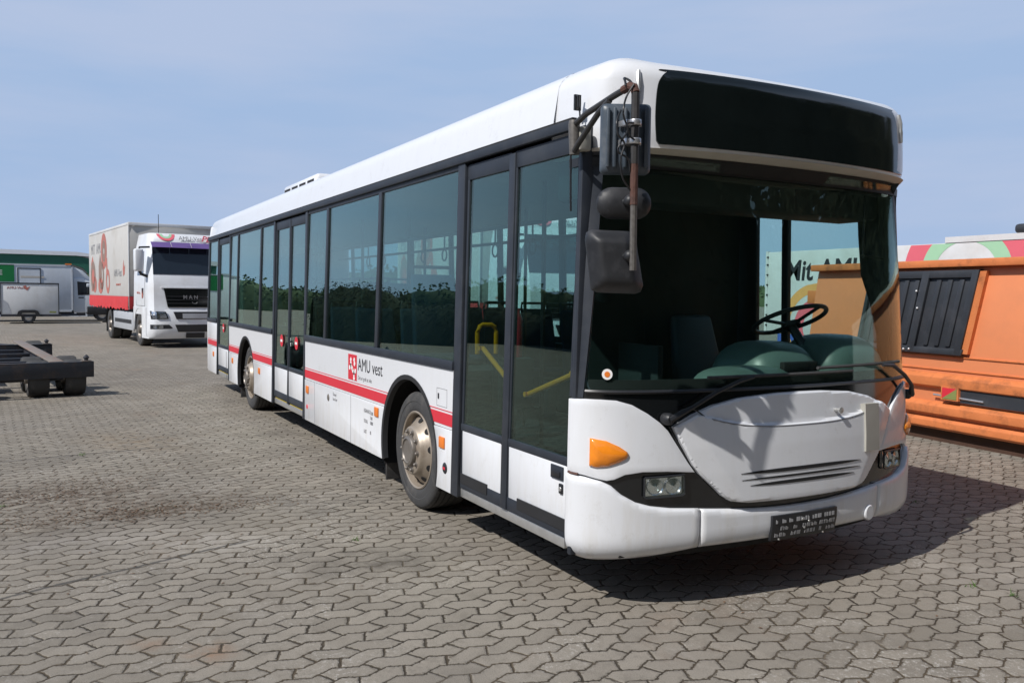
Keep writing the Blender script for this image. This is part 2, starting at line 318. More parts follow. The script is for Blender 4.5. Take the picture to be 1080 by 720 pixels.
def tag(o, label=None, cat=None, group=None, kind=None):
    for k, v in (('label', label), ('category', cat), ('group', group), ('kind', kind)):
        if v: o[k] = v
    return o
def empty(name, loc=(0, 0, 0), rz=0, label=None, cat=None, group=None):
    o = bpy.data.objects.new(name, None); C.objects.link(o); o.location = loc; o.rotation_euler = (0, 0, rz); o.empty_display_size = .3
    return tag(o, label, cat, group)
def text(name, s, size, m, parent, frame, ext=.0015, sx=1, bold=0, shear=0, align='LEFT'):
    """frame = (origin, xdir, ydir): lettering as a thin mesh lying in that plane"""
    cu = bpy.data.curves.new(name, 'FONT'); cu.body = s; cu.size = size; cu.extrude = ext; cu.offset = bold; cu.shear = shear; cu.align_x = align; cu.resolution_u = 3
    t = bpy.data.objects.new('tmp', cu); C.objects.link(t)
    dg = bpy.context.evaluated_depsgraph_get(); dg.update(); me = bpy.data.meshes.new_from_object(t.evaluated_get(dg)); bpy.data.objects.remove(t)
    o0, xd, yd = map(Vector, frame); zd = xd.cross(yd)
    M_ = Matrix((xd*sx, yd, zd)).transposed().to_4x4(); M_.translation = o0; me.transform(M_)
    me.name = name; me.materials.clear(); me.materials.append(m)
    o = bpy.data.objects.new(name, me); C.objects.link(o); o.parent = parent; return o
def resample(poly, d, smooth=False):
    P_ = [Vector(q).to_2d() for q in poly]; n = len(P_); o = []
    for i in range(n):
        a, b = P_[i], P_[(i+1) % n]; k = max(1, int(math.ceil((b-a).length/d)))
        for j in range(k):
            t = j/k
            if smooth:
                z, c = P_[(i-1) % n], P_[(i+2) % n]
                o.append(.5*((2*a)+(b-z)*t+(2*z-5*a+4*b-c)*t*t+(3*a-z-3*b+c)*t**3))
            else: o.append(a.lerp(b, t))
    return o
def conform(mb, poly, fn, lo, hi, step=.05, mi=0, edge=None):
    """fill polygon with a grid mesh, map (a,b,h)->xyz, give it thickness from lo to hi"""
    poly = resample(poly, edge or step); n = len(poly)
    xs = [q.x for q in poly]; ys = [q.y for q in poly]
    def inside(x, y):
        c = False; j = n-1
        for i in range(n):
            if (ys[i] > y) != (ys[j] > y) and x < (xs[j]-xs[i])*(y-ys[i])/(ys[j]-ys[i])+xs[i]: c = not c
            j = i
        return c
    pts = list(poly); x = min(xs)+step*.5
    while x < max(xs):
        y = min(ys)+step*.5
        while y < max(ys):
            if inside(x, y) and min((q.x-x)**2+(q.y-y)**2 for q in poly) > (step*.35)**2: pts.append(Vector((x, y)))
            y += step
        x += step
    r = delaunay_2d_cdt(pts, [(i, (i+1) % n) for i in range(n)], [list(range(n))], 1, 1e-5)
    V2, E2, F2 = r[0], r[1], r[2]
    F2 = [f for f in F2 if inside(sum(V2[i].x for i in f)/len(f), sum(V2[i].y for i in f)/len(f))]
    m = len(V2); vs = [fn(q.x, q.y, hi) for q in V2]+[fn(q.x, q.y, lo) for q in V2]
    fs = [tuple(f) for f in F2]+[tuple(m+i for i in reversed(f)) for f in F2]
    cnt = {}
    for f in F2:
        for i in range(len(f)):
            a, b = f[i], f[(i+1) % len(f)]; cnt.setdefault((min(a, b), max(a, b)), []).append((a, b))
    fs += [(e[0][1], e[0][0], m+e[0][0], m+e[0][1]) for e in cnt.values() if len(e) == 1]
    mb.add(vs, fs, mi); return mb
def pdist(P_, x, y):
    b = 1e9; n = len(P_); ax, ay = P_[-1][0], P_[-1][1]
    for q in P_:
        bx, by = q[0], q[1]; ux, uy = bx-ax, by-ay; L2 = ux*ux+uy*uy
        t = max(0, min(1, ((x-ax)*ux+(y-ay)*uy)/L2)) if L2 > 0 else 0
        d = (x-ax-t*ux)**2+(y-ay-t*uy)**2
        if d < b: b = d
        ax, ay = bx, by
    return b**.5
def circle(cx, cy, r, n=24, ry=None, a0=0, a1=2*math.pi):
    return [(cx+r*math.cos(a0+(a1-a0)*k/n), cy+(ry or r)*math.sin(a0+(a1-a0)*k/n)) for k in range(n if abs(a1-a0-2*math.pi) < 1e-6 else n+1)]

# ------------------------------------------------------------ ground and surroundings
g = MB(); g.add([(-900, -900, 0), (900, -900, 0), (900, 900, 0), (-900, 900, 0)], [(0, 1, 2, 3)])
tag(g.build('ground', GROUND), kind='structure')
# ------------------------------------------------------------ the bus (front at x=0, door side at y<0, all parts in the root's frame)
BUS = empty('city_bus', (0, 0, -.04), 0, 'large white city bus with red side stripe, dark destination box and closed glass doors', 'bus')
ZP = [.28, .34, .45, .62, .76, .90, 1.20, 1.25, 1.8, 2.40, 2.44, 2.62, 2.80]
XP = [.08, .13, .15, .15, .145, .135, .10, .09, .01, -.12, .075, .070, .055]
XC = -.245
WP = [1.24, 1.27, 1.275, 1.275, 1.275, 1.275, 1.272, 1.27, 1.25, 1.225, 1.205, 1.20, 1.185]
def lerp(x, xs, ys):
    if x <= xs[0]: return ys[0]
    for i in range(1, len(xs)):
        if x <= xs[i]: return ys[i-1]+(ys[i]-ys[i-1])*(x-xs[i-1])/(xs[i]-xs[i-1])
    return ys[-1]
PS, PX, PY = [0], [0], [0]
for i in range(1, 241):
    t = i/240; yy = math.sin(t*math.pi/2)**.8 if i < 240 else 1.0
    dx = -.16*yy*yy-.2*(1-math.sqrt(max(0, 1-yy**8)))
    PS.append(PS[-1]+math.hypot(1.275*yy-PY[-1], dx-PX[-1])); PX.append(dx); PY.append(1.275*yy)
SM = PS[-1]
def surf0(s, z):
    a = abs(s); sg = 1 if s >= 0 else -1
    if a <= SM: dx, y = lerp(a, PS, PX), lerp(a, PS, PY)
    else: dx, y = PX[-1]-(a-SM), PY[-1]
    xf = lerp(z, ZP, XP); k = min(1, -dx/.36); ex = max(0, a-SM)
    return Vector((xf*(1-k)+XC*k-ex, sg*y*lerp(z, ZP, WP)/1.275, z))
def surf(s, z, off=0.0):
    p_ = surf0(s, z)
    if off:
        d = surf0(s+.004, z)-surf0(s-.004, z); n_ = Vector((d.y, -d.x, 0)).normalized(); p_ = p_+n_*off
    return tuple(p_)
def mir(poly): return [(-a, b) for a, b in reversed(poly)]
def fp(name, poly, lo, hi, m, parent=BUS, smooth=None, step=.05, fn=surf, edge=None, bevel=0, ang=35):
    if smooth: poly = resample(poly, smooth, True)
    return conform(MB(), poly, fn, lo, hi, step, edge=edge or min(step, .03)).build(name, m, parent, bevel, 2, ang)
XR = -11.94
def ysd(z): return 1.275 if z < 1.165 else 1.275-.04*(z-1.165)/1.385
def sfn(side):                       # (x, z, h) -> point on the side skin, h outwards
    return lambda x, z, h: (x, side*(ysd(z)+h), z)
def sp_(name, poly, lo, hi, m, side=-1, parent=BUS, step=.4, bevel=0, edge=None):
    mb = MB(); mb.prism(poly, lo, hi, sfn(side)); return mb.build(name, m, parent, bevel)
def sbar(mb, x0, x1, z0, z1, lo, hi, side=-1):
    mb.prism([(x0, z0), (x1, z0), (x1, z1), (x0, z1)], lo, hi, sfn(side))
ZS, ZW, ZG = .33, 1.172, 2.555
WH = (-2.52, -8.63); AR = .575; AZ = .49
def arch(xc, z0=ZS, r=AR):
    a = math.asin((z0-AZ)/r); return [(xc+r*math.cos(t), AZ+r*math.sin(t)) for t in [math.pi-a+(2*a-math.pi)*k/28 for k in range(29)]]
def panel_poly(x0, x1, z0, z1, xc=None):
    pl = [(x1, z0), (x1, z1), (x0, z1), (x0, z0)]
    if xc is not None: pl += arch(xc, z0)
    return pl
# lower side panels, both sides: upper skin and skirt flaps below the seam under the stripe
def side_panels(side, spans):
    for x0, x1, xc in spans:
        if xc is None:
            sp_('side_panel', panel_poly(x0, x1, .765, ZW), -.02, 0, WHITE, side, bevel=.003)
            sp_('skirt_panel', panel_poly(x0, x1, ZS, .760), -.02, .006, WHITE, side, bevel=.004)
        else:
            # the arch cuts both the skin and the skirt
            def cut(z0, z1):
                pts = []
                for k in range(29):
                    t = math.pi*k/28; q = (xc-AR*math.cos(t), AZ+AR*math.sin(t)); pts.append(q)
                return pts
            zz = .765; a = math.asin((zz-AZ)/AR)
            up_ = [(x1, zz), (x1, ZW), (x0, ZW), (x0, zz)]+[(xc-AR*math.cos(t), AZ+AR*math.sin(t)) for t in [a+(math.pi-2*a)*k/24 for k in range(25)]]
            sp_('side_panel', up_, -.02, 0, WHITE, side)
            zz = .760; a = math.asin((zz-AZ)/AR); b0 = math.asin((ZS-AZ)/AR)
            for sg, xe in ((-1, x0), (1, x1)):
                ed = [(xc+sg*AR*math.cos(t), AZ+AR*math.sin(t)) for t in [b0+(a-b0)*k/12 for k in range(13)]]
                if abs(xe-xc) > AR+.02: sp_('skirt_panel', [(xe, ZS)]+ed+[(xe, .76)], -.02, .006, WHITE, side, bevel=.003)
side_panels(-1, [(XR+.10, -10.96, None), (-9.87, -7.02, WH[1]), (-5.48, -1.70, WH[0])])
side_panels(1, [(XR+.10, -9.9, None), (-9.9, -7.02, WH[1]), (-7.015, -5.48, None), (-5.475, -1.70, WH[0]), (-1.695, -.26, None)])
# seams between skirt flaps, stripe, pinstripe
for side, spans in ((-1, [(XR+.1, -10.96), (-9.87, WH[1]-.535), (WH[1]+.495, -7.02), (-5.48, WH[0]-.535), (WH[0]+.495, -1.70)]), (1, [(XR+.1, WH[1]-.535), (WH[1]+.495, WH[0]-.535), (WH[0]+.495, -.3)])):
    mb = MB(); m2 = MB(); far = MB()
    for x0, x1 in spans:
        def lim(x, z, s):   # follow the arch edge
            for xc in WH:
                if abs(x-xc) < .6: 
                    dz = z-AZ
                    if abs(dz) < AR: return xc+math.copysign(math.sqrt(AR*AR-dz*dz)+.004, x-xc)
            return x
        for za, zb, q in ((.785, .868, mb), (.882, .888, m2)):
            MB().prism([(lim(x0, za, 1), za), (lim(x1, za, 1), za), (lim(x1, zb, 1), zb), (lim(x0, zb, 1), zb)], .0005, .003, sfn(side)).build('red_stripe' if q is mb else 'pinstripe', RED, BUS)
# wheel arch lips, liners and flaps
for side in (-1, 1):
    for xc in WH:
        mb = MB(); n = 30; rows = []
        for k in range(n+1):
            t = R(-16)+(math.pi+R(32))*k/n; c, s = math.cos(t), math.sin(t)
            rows.append([(xc+(AR+.004)*c, side*1.268, AZ+(AR+.004)*s), (xc+(AR+.006)*c, side*1.281, AZ+(AR+.006)*s), (xc+(AR-.030)*c, side*1.279, AZ+(AR-.030)*s), (xc+(AR-.04)*c, side*1.24, AZ+(AR-.04)*s)])
        mb.grid(rows).build('wheel_arch_lip', BLACKP, BUS)
        mb = MB(); rows = [[(xc+(AR+.01)*math.cos(t), side*y, AZ+(AR+.01)*math.sin(t)) for y in (1.262, .72)] for t in [R(-20)+(math.pi+R(40))*k/n for k in range(n+1)]]
        mb.grid(rows); mb.box(xc-.66, xc+.66, side*.70, side*.72, .30, 1.12)
        mb.build('wheel_arch_liner', DARK, BUS)
        MB().box(xc-.62, xc-.60, side*.80, side*1.225, .14, .62).build('mud_flap', RUBBER, BUS, .004)
# wheels
def wheel(xc, side, steer):
    r = empty('wheel', (xc, side*1.20, .49), 0); r.parent = BUS; Rw = .45
    ax = (0, side, 0); t = MB()
    prof = [(.285, -.30), (.36, -.305), (.42, -.29), (.445, -.27), (Rw, -.24)]
    for h in (-.20, -.15, -.10, -.05): prof += [(Rw, h+.004), (Rw-.012, h+.008), (Rw-.012, h+.016), (Rw, h+.02)]
    prof += [(Rw, -.03), (.443, -.010), (.43, .004), (.405, .012), (.375, .014), (.37, .010), (.34, .012), (.315, .008), (.295, -.004), (.290, -.02)]
    t.lathe((0, 0, 0), ax, prof, 56); ty = t.build('tyre', RUBBER, r, ang=30)
    m = MB()
    m.lathe((0, 0, 0), ax, [(.292, -.02), (.300, .004), (.292, .010), (.282, .004), (.276, -.03), (.268, -.075), (.262, -.11)], 56)
    # disc dishes outwards to the hub flange, ten hand holes
    rows = []; n = 100
    ring = [(.262, -.11), (.268, -.060), (.256, -.040), (.212, .002), (.192, .024), (.184, .044), (.172, .052), (.120, .052)]
    m.lathe((0, 0, 0), ax, ring, 60)
    rm = m.build('rim', RIM, r, ang=40)
    for k in range(10):
        h = MB(); a = 2*math.pi*k/10+.15; rr = .234; c = Vector((rr*math.cos(a), side*(-.019), rr*math.sin(a)))
        nrm = Vector((math.cos(a)*.69, side*.72, math.sin(a)*.69)); h.lathe(c+nrm*.004, nrm, [(.0001, 0), (.027, 0), (.027, -.012)], 16); h.build('hand_hole', DARK, rm)
    for k in range(10):
        b = MB(); a = 2*math.pi*k/10; c = (.148*math.cos(a), side*.050, .148*math.sin(a))
        b.lathe(c, ax, [(.021, 0), (.021, .006), (.015, .008), (.014, .020), (.009, .022), (.007, .027), (.0001, .028)], 10); b.build('wheel_nut', HUB, rm, ang=50)
    h = MB(); h.lathe((0, 0, 0), ax, [(.118, .04), (.118, .066), (.110, .080), (.092, .086), (.086, .076), (.0001, .074)], 40); h.build('hub_cap', HUB, rm)
    return r
for xc in WH:
    for side in (-1, 1): wheel(xc, side, 0)
# underbody, interior floor and seat platforms
mb = MB()
for x0, x1 in ((XR+.15, WH[1]-.68), (WH[1]+.68, WH[0]-.68), (WH[0]+.68, -.25)): mb.box(x0, x1, -1.235, 1.235, .34, .40)
mb.box(WH[1]-.68, WH[1]+.68, -.7, .7, .34, .42); mb.box(WH[0]-.68, WH[0]+.68, -.7, .7, .34, .42)
mb.box(-.25, -.02, -1.1, 1.1, .34, .40)
mb.build('floor_pan', DARK, BUS)
mb = MB()
for xc in WH:
    for side in (-1, 1): mb.box(xc-.68, xc+.68, side*.70, side*1.25, 1.11, 1.15)
mb.build('wheel_box', INTD, BUS)
MB().box(XR+.03, -.22, -1.17, 1.17, 2.50, 2.545).build('ceiling', INTW, BUS)
MB().box(-.62, -.30, -1.15, 1.15, 2.20, 2.50).build('destination_gear_box', INTD, BUS, .03)
MB().box(XR+.02, XR+.06, -1.22, 1.22, .40, 2.5).build('rear_bulkhead', INTD, BUS)
MB().box(XR+.1, WH[1]-.7, -1.2, 1.2, .4, .75).box(WH[1]+.68, -7.3, .2, 1.2, .4, .6).build('seat_platform', INTD, BUS)
for side, spans in ((1, ((-11.5, -9.35), (-7.95, -3.2), (-1.84, -.4))), (-1, ((-5.4, -3.2), (-1.84, -1.75), (-9.8, -9.35), (-7.95, -7.1)))):
    for x0, x1 in spans: MB().box(x0, x1, min(side*1.19, side*1.225), max(side*1.19, side*1.225), .42, 1.16).build('inner_wall_lining', INTD, BUS)
    for xc in WH: MB().box(xc-.7, xc+.7, min(side*1.19, side*1.225), max(side*1.19, side*1.225), 1.13, 1.165).build('inner_wall_lining', INTD, BUS)

# window band: frame bars and panes
def window_band(side, bars, x0, x1, extra=()):
    mb = MB()
    sbar(mb, x0, x1, ZW, ZW+.062, -.03, .012, side); sbar(mb, x0, x1, ZG-.045, ZG, -.03, .004, side)
    for a, b in bars: sbar(mb, a, b, ZW+.05, ZG-.035, -.03, .008, side)
    mb.build('window_frame', FRAME, BUS, .003)
near_panes = [(-11.80, -10.95), (-9.88, -9.31), (-9.27, -7.78), (-7.72, -7.01), (-5.49, -4.78), (-4.72, -3.26), (-3.20, -1.72)]
window_band(-1, [(-11.82, -11.78), (-9.31, -9.26), (-7.78, -7.72)], -9.88, -7.02)
window_band(-1, [(-11.88, -11.80)], -11.88, -10.96)
window_band(-1, [(-4.785, -4.715), (-3.275, -3.205)], -5.50, -1.70)
for a, b in near_panes: sp_('window_pane', [(a, ZW+.05), (b, ZW+.05), (b, ZG-.04), (a, ZG-.04)], -.012, -.006, GSIDE)
far_div = [-11.6, -10.15, -8.7, -7.25, -5.8, -4.35, -2.92, -1.52]
window_band(1, [(a-.05, a+.05) for a in far_div]+[(-1.72, -1.46), (-1.20, -1.14)], -11.8, -.36)
fd = far_div+[-.40]
for a, b in zip(fd[:-1], fd[1:]): sp_('window_pane', [(a+.04, ZW+.05), (b-.04, ZW+.05), (b-.04, ZG-.07), (a+.04, ZG-.07)], -.012, -.006, GFAR, 1)
MB().prism([(-.50, 2.46), (-.47, 2.1), (-.44, 1.85), (-.36, 1.66), (-.30, 1.45), (-.275, 1.16), (-.225, 1.16), (-.20, 1.5), (-.20, 2.46)], 1.165, 1.195, lambda a, b, h: (a, h, b)).build('inner_windscreen_post', INTD, BUS, .008)
mb = MB(); sbar(mb, -1.5, -.30, 2.33, 2.5, -.035, -.02, 1); mb.build('driver_window_blind', INTD, BUS)
# gutter rail under the white cantrail and the seam above it
for side in (-1, 1):
    mb = MB(); mb.box(XR+.06, -.30, side*1.225, side*1.262, ZG-.01, ZG+.045); mb.build('gutter_rail', FRAME, BUS, .006)
    mb = MB(); mb.box(XR+.06, -.30, side*1.225, side*1.252, ZG+.046, ZG+.056); mb.build('gutter_seal', DARK, BUS)

# doors: each leaf is a child with frame, glass and white lower panel as sub-parts
def door_leaf(x0, x1, name='door_leaf', zb=.45, zsill=.80, gap=.0):
    r = empty(name, (0, 0, 0)); r.parent = BUS; f = MB(); w_ = .028; zt = 2.50
    for a, b in ((x0, x0+w_), (x1-w_, x1)): sbar(f, a, b, zb, zt, -.035, -.004)
    sbar(f, x0, x1, zt-.07, zt+.03, -.035, -.004); sbar(f, x0, x1, zsill-.02, zsill+.03, -.033, -.006); sbar(f, x0, x1, zb-.03, zb+.05, -.035, -.003)
    f.build('door_frame', FRAME, r, .004)
    sp_('door_glass', [(x0+w_-.01, zsill), (x1-w_+.01, zsill), (x1-w_+.01, zt-.05), (x0+w_-.01, zt-.05)], -.022, -.016, GSIDE, -1, r)
    sp_('door_lower_panel', [(x0+w_, zb+.02), (x1-w_, zb+.02), (x1-w_, zsill-.01), (x0+w_, zsill-.01)], -.028, -.006, WHITE, -1, r, bevel=.004)
    return r
def door_post(x0, x1, z0=ZS, z1=ZG):
    mb = MB(); sbar(mb, x0, x1, z0, z1, -.05, .014); mb.build('door_post', FRAME, BUS, .008)
for a, b in ((-10.96, -10.90), (-9.93, -9.87), (-7.02, -6.95), (-5.56, -5.48), (-1.71, -1.60), (-.232, -.196)): door_post(a, b)
dr = [door_leaf(-10.89, -9.94)]
dm = [door_leaf(-6.94, -6.26), door_leaf(-6.25, -5.57)]
df = [door_leaf(-1.59, -.99, zb=.43, zsill=.80), door_leaf(-.945, -.236, zb=.43, zsill=.80)]
mb = MB(); sbar(mb, -1.005, -.93, .40, 2.52, -.03, .006); mb.build('door_centre_seal', FRAME, BUS, .006)
mb = MB(); sbar(mb, -6.28, -6.235, .40, 2.52, -.03, .004); mb.build('door_centre_seal', FRAME, BUS, .005)
# brush strips at the feet of the front leaves, step edges
for r_, a, b in ((df[0], -1.575, -1.19), (df[1], -.80, -.262)):
    mb = MB(); sbar(mb, a, b, .435, .50, -.006, .002); mb.build('rubber_kick_strip', BLACKP, r_)
for x0, x1 in ((-10.90, -9.93), (-6.95, -5.56), (-1.60, -.30)):
    mb = MB(); mb.box(x0, x1, -1.262, -1.18, .335, .395); mb.build('door_sill', STEEL, BUS, .005)
    MB().box(x0, x1, -1.250, -1.20, .396, .404).build('sill_edge', YEDGE, BUS)
# handle, lock and rails on the front door
mb = MB(); sbar(mb, -.425, -.300, .700, .775, -.006, .004); h = mb.build('door_handle', FRAME, df[1], .006)
mb = MB(); sbar(mb, -.405, -.320, .715, .748, .0, .012); mb.build('handle_grip', BLACKP, df[1], .006)
mb = MB(); sbar(mb, -.338, -.302, .628, .684, -.006, .006); mb.build('door_lock', BLACKP, df[1], .008)
MB().lathe((-.32, -1.281, .655), (0, -1, 0), [(.0001, .003), (.011, .003), (.013, 0)], 16).build('lock_barrel', STEEL, df[1])
for r_, (xa, za), (xb, zb) in ((df[0], (-1.47, 1.335), (-1.06, 1.13)), (df[1], (-.86, 1.10), (-.36, 1.265))):
    MB().tube([(xa, -1.20, za), (xa, -1.17, za), (xb, -1.17, zb), (xb, -1.20, zb)], .016, 10).build('grab_rail', YEL, r_)
# stop discs on the rear and middle doors
for r_, x, z in ((dr[0], -10.42, 1.11), (dm[0], -6.58, 1.115), (dm[1], -5.90, 1.12)):
    yo = -1.262
    st = MB().lathe((x, yo, z), (0, -1, 0), [(.0001, .002), (.072, .002), (.072, 0)], 32).build('no_entry_sticker', RED, r_)
    st2 = MB().box(x-.045, x+.045, yo-.0045, yo-.003, z-.014, z+.014).build('sticker_bar', TEXTW, r_)
text('door_notice', '1\nX', .055, TEXTW, dm[1], ((-6.17, -1.262, 1.13), (1, 0, 0), (0, 0, 1)))

# small fittings on the door side
for x, z in ((-11.24, .647), (-9.56, .66), (-7.72, .66), (-5.36, .662), (-3.20, .700), (-1.86, .660)):
    mb = MB(); sbar(mb, x-.045, x+.045, z-.04, z+.04, .004, .018); mb.build('side_marker', AMBERS, BUS, .008)
mb = MB(); mb.lathe((-4.60, -1.281, .663), (0, -1, 0), [(.0001, .004), (.032, .004), (.036, 0)], 20); mb.build('filler_cap', HUB, BUS)
mb = MB(); mb.lathe((-5.383, -1.281, .478), (0, -1, 0), [(.0001, .004), (.022, .004), (.026, 0)], 20); mb.build('red_reflector', RED, BUS)
em = MB().lathe((-1.815, -1.281, .487), (0, -1, 0), [(.0001, .006), (.028, .006), (.036, .003), (.040, 0)], 28).build('round_emblem', TEXTK, BUS)
MB().box(-1.832, -1.798, -1.2895, -1.2875, .478, .496).build('emblem_face', RED, em)
mb = MB(); sbar(mb, -1.950, -1.934, .955, .995, 0, .006); mb.build('flap_latch', TEXTK, BUS, .003)
mb = MB()
for a, b, c, d in ((-1.975, -1.80, 1.028, 1.031), (-1.975, -1.80, .905, .908), (-1.975, -1.972, .905, 1.03), (-1.803, -1.80, .905, 1.03)): sbar(mb, a, b, c, d, -.001, .0012)
mb.build('service_flap_seam', TEXTG, BUS)
mb = MB()
for x in (-10.1, -5.1, -3.9): sbar(mb, x, x+.004, ZS, .76, .002, .0075)
mb.build('skirt_seam', TEXTG, BUS)
text('load_notice', 'EGENVÆGT\n\nTOTAL\n\nLAST', .045, TEXTG, BUS, ((-3.53, -1.2815, .66), (1, 0, 0), (0, 0, 1)), .0012, .72)
text('load_notice', '11200\n7100\n18000\n\n85', .042, TEXTG, BUS, ((-3.37, -1.2815, .655), (1, 0, 0), (0, 0, 1)), .0012, .72)
text('faint_notice', 'Diesel\nkun her', .045, TEXTG, BUS, ((-4.45, -1.2815, .70), (1, 0, 0), (0, 0, 1)), .001)
# the logo: red block with three interlocked white arrow-like flowers, and the lettering
lg = empty('side_logo'); lg.parent = BUS
mb = MB(); sbar(mb, -3.985, -3.745, .905, 1.135, .0005, .003); mb.build('logo_block', RED, lg)
mb = MB()
def petal(cx, cz, a, s=.05):
    def T(u, v): return (cx+u*math.cos(a)-v*math.sin(a), cz+u*math.sin(a)+v*math.cos(a))
    mb.prism([T(-s*.55, 0), T(0, -s*.5), T(s*.55, 0), T(s*.3, s*.75), T(s*.62, s*1.05), T(0, s*1.6), T(-s*.62, s*1.05), T(-s*.3, s*.75)], .003, .0045, sfn(-1))
for cx, cz, a in ((-3.905, 1.045, 0), (-3.905, 1.035, R(125)), (-3.905, 1.035, R(-125)), (-3.815, .965, R(180)), (-3.815, .972, R(60)), (-3.815, .972, R(-60)), (-3.80, 1.05, R(15))): petal(cx, cz, a, .040)
mb.build('logo_figure', TEXTW, lg)
text('logo_lettering', 'AMU vest', .158, TEXTK, lg, ((-3.715, -1.2755, 1.005), (1, 0, 0), (0, 0, 1)), .001, .98)
text('logo_tagline', 'Det er godt at vide', .052, TEXTG, lg, ((-3.71, -1.2755, .925), (1, 0, 0), (0, 0, 1)), .001, .9)

# rear end
mb = MB(); yz = [(-1.275, .33), (-1.275, 1.17), (-1.235, 2.55), (-1.20, 2.80), (1.20, 2.80), (1.235, 2.55), (1.275, 1.17), (1.275, .33)]
mb.prism(yz, XR, XR+.10, lambda a, b, h: (h, a, b)); mb.build('rear_panel', WHITE, BUS, .03, 3)

# roof shell
def sect(n=7):
    o = [(1.225, 2.556), (1.210, 2.66), (1.188, 2.79)]
    for k in range(1, n+1): t = math.pi/2*k/n; o.append((1.188-.26*(1-math.cos(t)), 2.79+.155*math.sin(t)))
    for y in (.75, .5, .25, 0): o.append((y, 2.962-.017*(y/.945)**2))
    return o
sc_ = sect(); full = [(-y, z) for y, z in sc_]+[(y, z) for y, z in reversed(sc_[:-1])]
xs = [XR+.0, XR+.03, XR+.10]+[XR+.10+(abs(XR)-.55-.10)*k/10 for k in range(1, 11)]
rows = []
for x in xs:
    k = {XR: .965, XR+.03: .988}.get(x, 1.0); rows.append([(x, y*k, 2.556+(z-2.556)*(k*3-2 if k < 1 else 1)) for y, z in full])
MB().grid(rows).build('roof_shell', WHITE, BUS, ang=50)
MB().prism([(y*.965, 2.556+(z-2.556)*.895) for y, z in full], XR+.0, XR+.005, lambda a, b, h: (h, a, b)).build('rear_roof_cap', WHITE, BUS)
# front dome: fascia ring, rounded shoulder, crown meeting the roof shell at x=-.55
S_ = [-(SM+.34)+(2*SM+.68)*k/120 for k in range(121)]
def dh(s):
    t = min(1, max(0, (abs(s)-.9)/.8)); return .128+.027*t*t*(3-2*t)
def inset(p_):
    return Vector((min(p_.x, -.21), max(-.928, min(.928, p_.y)), p_.z))-p_
def inward(s):
    d = surf0(s+.01, 2.7)-surf0(s-.01, 2.7); return Vector((-d.y, d.x, 0)).normalized()
rows = []
for z in (2.44, 2.50, 2.56, 2.62, 2.68, 2.74, 2.79): rows.append([tuple(surf0(s, z)+(inward(s)*.012*max(0, (2.47-z)/.03))) for s in S_])
top0 = [surf0(s, 2.79) for s in S_]
for k in range(1, 9):
    t = math.pi/2*k/8; rows.append([tuple(p_+inset(p_)*(1-math.cos(t))+Vector((0, 0, dh(s)*math.sin(t)))) for s, p_ in zip(S_, top0)])
last = [Vector(q) for q in rows[-1]]
dome = MB().grid(rows); half = len(S_)//2
crown = []
for i in range(half+1):
    a, q2 = last[i], last[-1-i]; row = []; yi = abs(a.y)
    for j in range(17):
        t = j/16; q = a.lerp(q2, t); rim = a.z; hump = .017*(1-(q.y/.945)**2)-.017*(1-(min(yi, .945)/.945)**2)
        fall = min(1, max(0, (last[half].x-a.x)/.33)); q.z = rim+hump*fall*(2-fall); row.append(tuple(q))
    crown.append(row)
dome.grid(crown)
dome.build('front_dome', WHITE, BUS, ang=60)
# lip under the fascia (turned in to the windscreen head) and dark seal
rows = [[surf(s, 2.442, .004) for s in S_], [surf(s, 2.425, .002) for s in S_], [surf(s, 2.425, -.12) for s in S_]]
MB().grid(rows).build('fascia_lip', BEIGE, BUS)
rows = [[surf(s, 2.424, -.135 if abs(s) < 1.2 else -.04) for s in S_], [surf(s, 2.36, -.004) for s in S_]]
MB().grid([[surf(s, 2.42, -.10) for s in S_[8:-8]], [surf(s, 2.40, .010) for s in S_[8:-8]], [surf(s, 2.355, .006) for s in S_[8:-8]]]).build('windscreen_head_seal', BLACKP, BUS)
dest = [(-.90, 2.52), (.90, 2.52), (.925, 2.55), (.925, 2.72), (.90, 2.79), (.83, 2.82), (-.83, 2.82), (-.90, 2.79), (-.925, 2.72), (-.925, 2.55)]
def surf_f(s, z, h):          # fascia surface incl. shoulder
    if z <= 2.79: return surf(s, z, h)
    t = math.asin(min(1, (z-2.79)/dh(s))); p_ = surf0(s, 2.79); p_ = p_+inset(p_)*(1-math.cos(t)); p_.z = z
    n_ = -inward(s)*math.cos(t)+Vector((0, 0, math.sin(t))); return tuple(p_+n_*h)
fp('destination_display', [(-.97, 2.462), (.99, 2.462), (1.015, 2.48), (1.03, 2.60), (1.025, 2.74), (1.005, 2.80), (.95, 2.835), (.85, 2.848), (-.82, 2.848), (-.92, 2.835), (-.97, 2.80), (-.99, 2.74), (-.995, 2.60), (-.985, 2.48)], -.005, .006, DISP, smooth=.03, step=.028, fn=surf_f)
mb = MB()
for side in (-1, 1):
    MB().tube([surf_f(side*1.10, z, .006) for z in (2.66, 2.72, 2.78, 2.83)], [.010, .014, .014, .010], 8).build('edge_marker_lamp', STEEL, BUS)

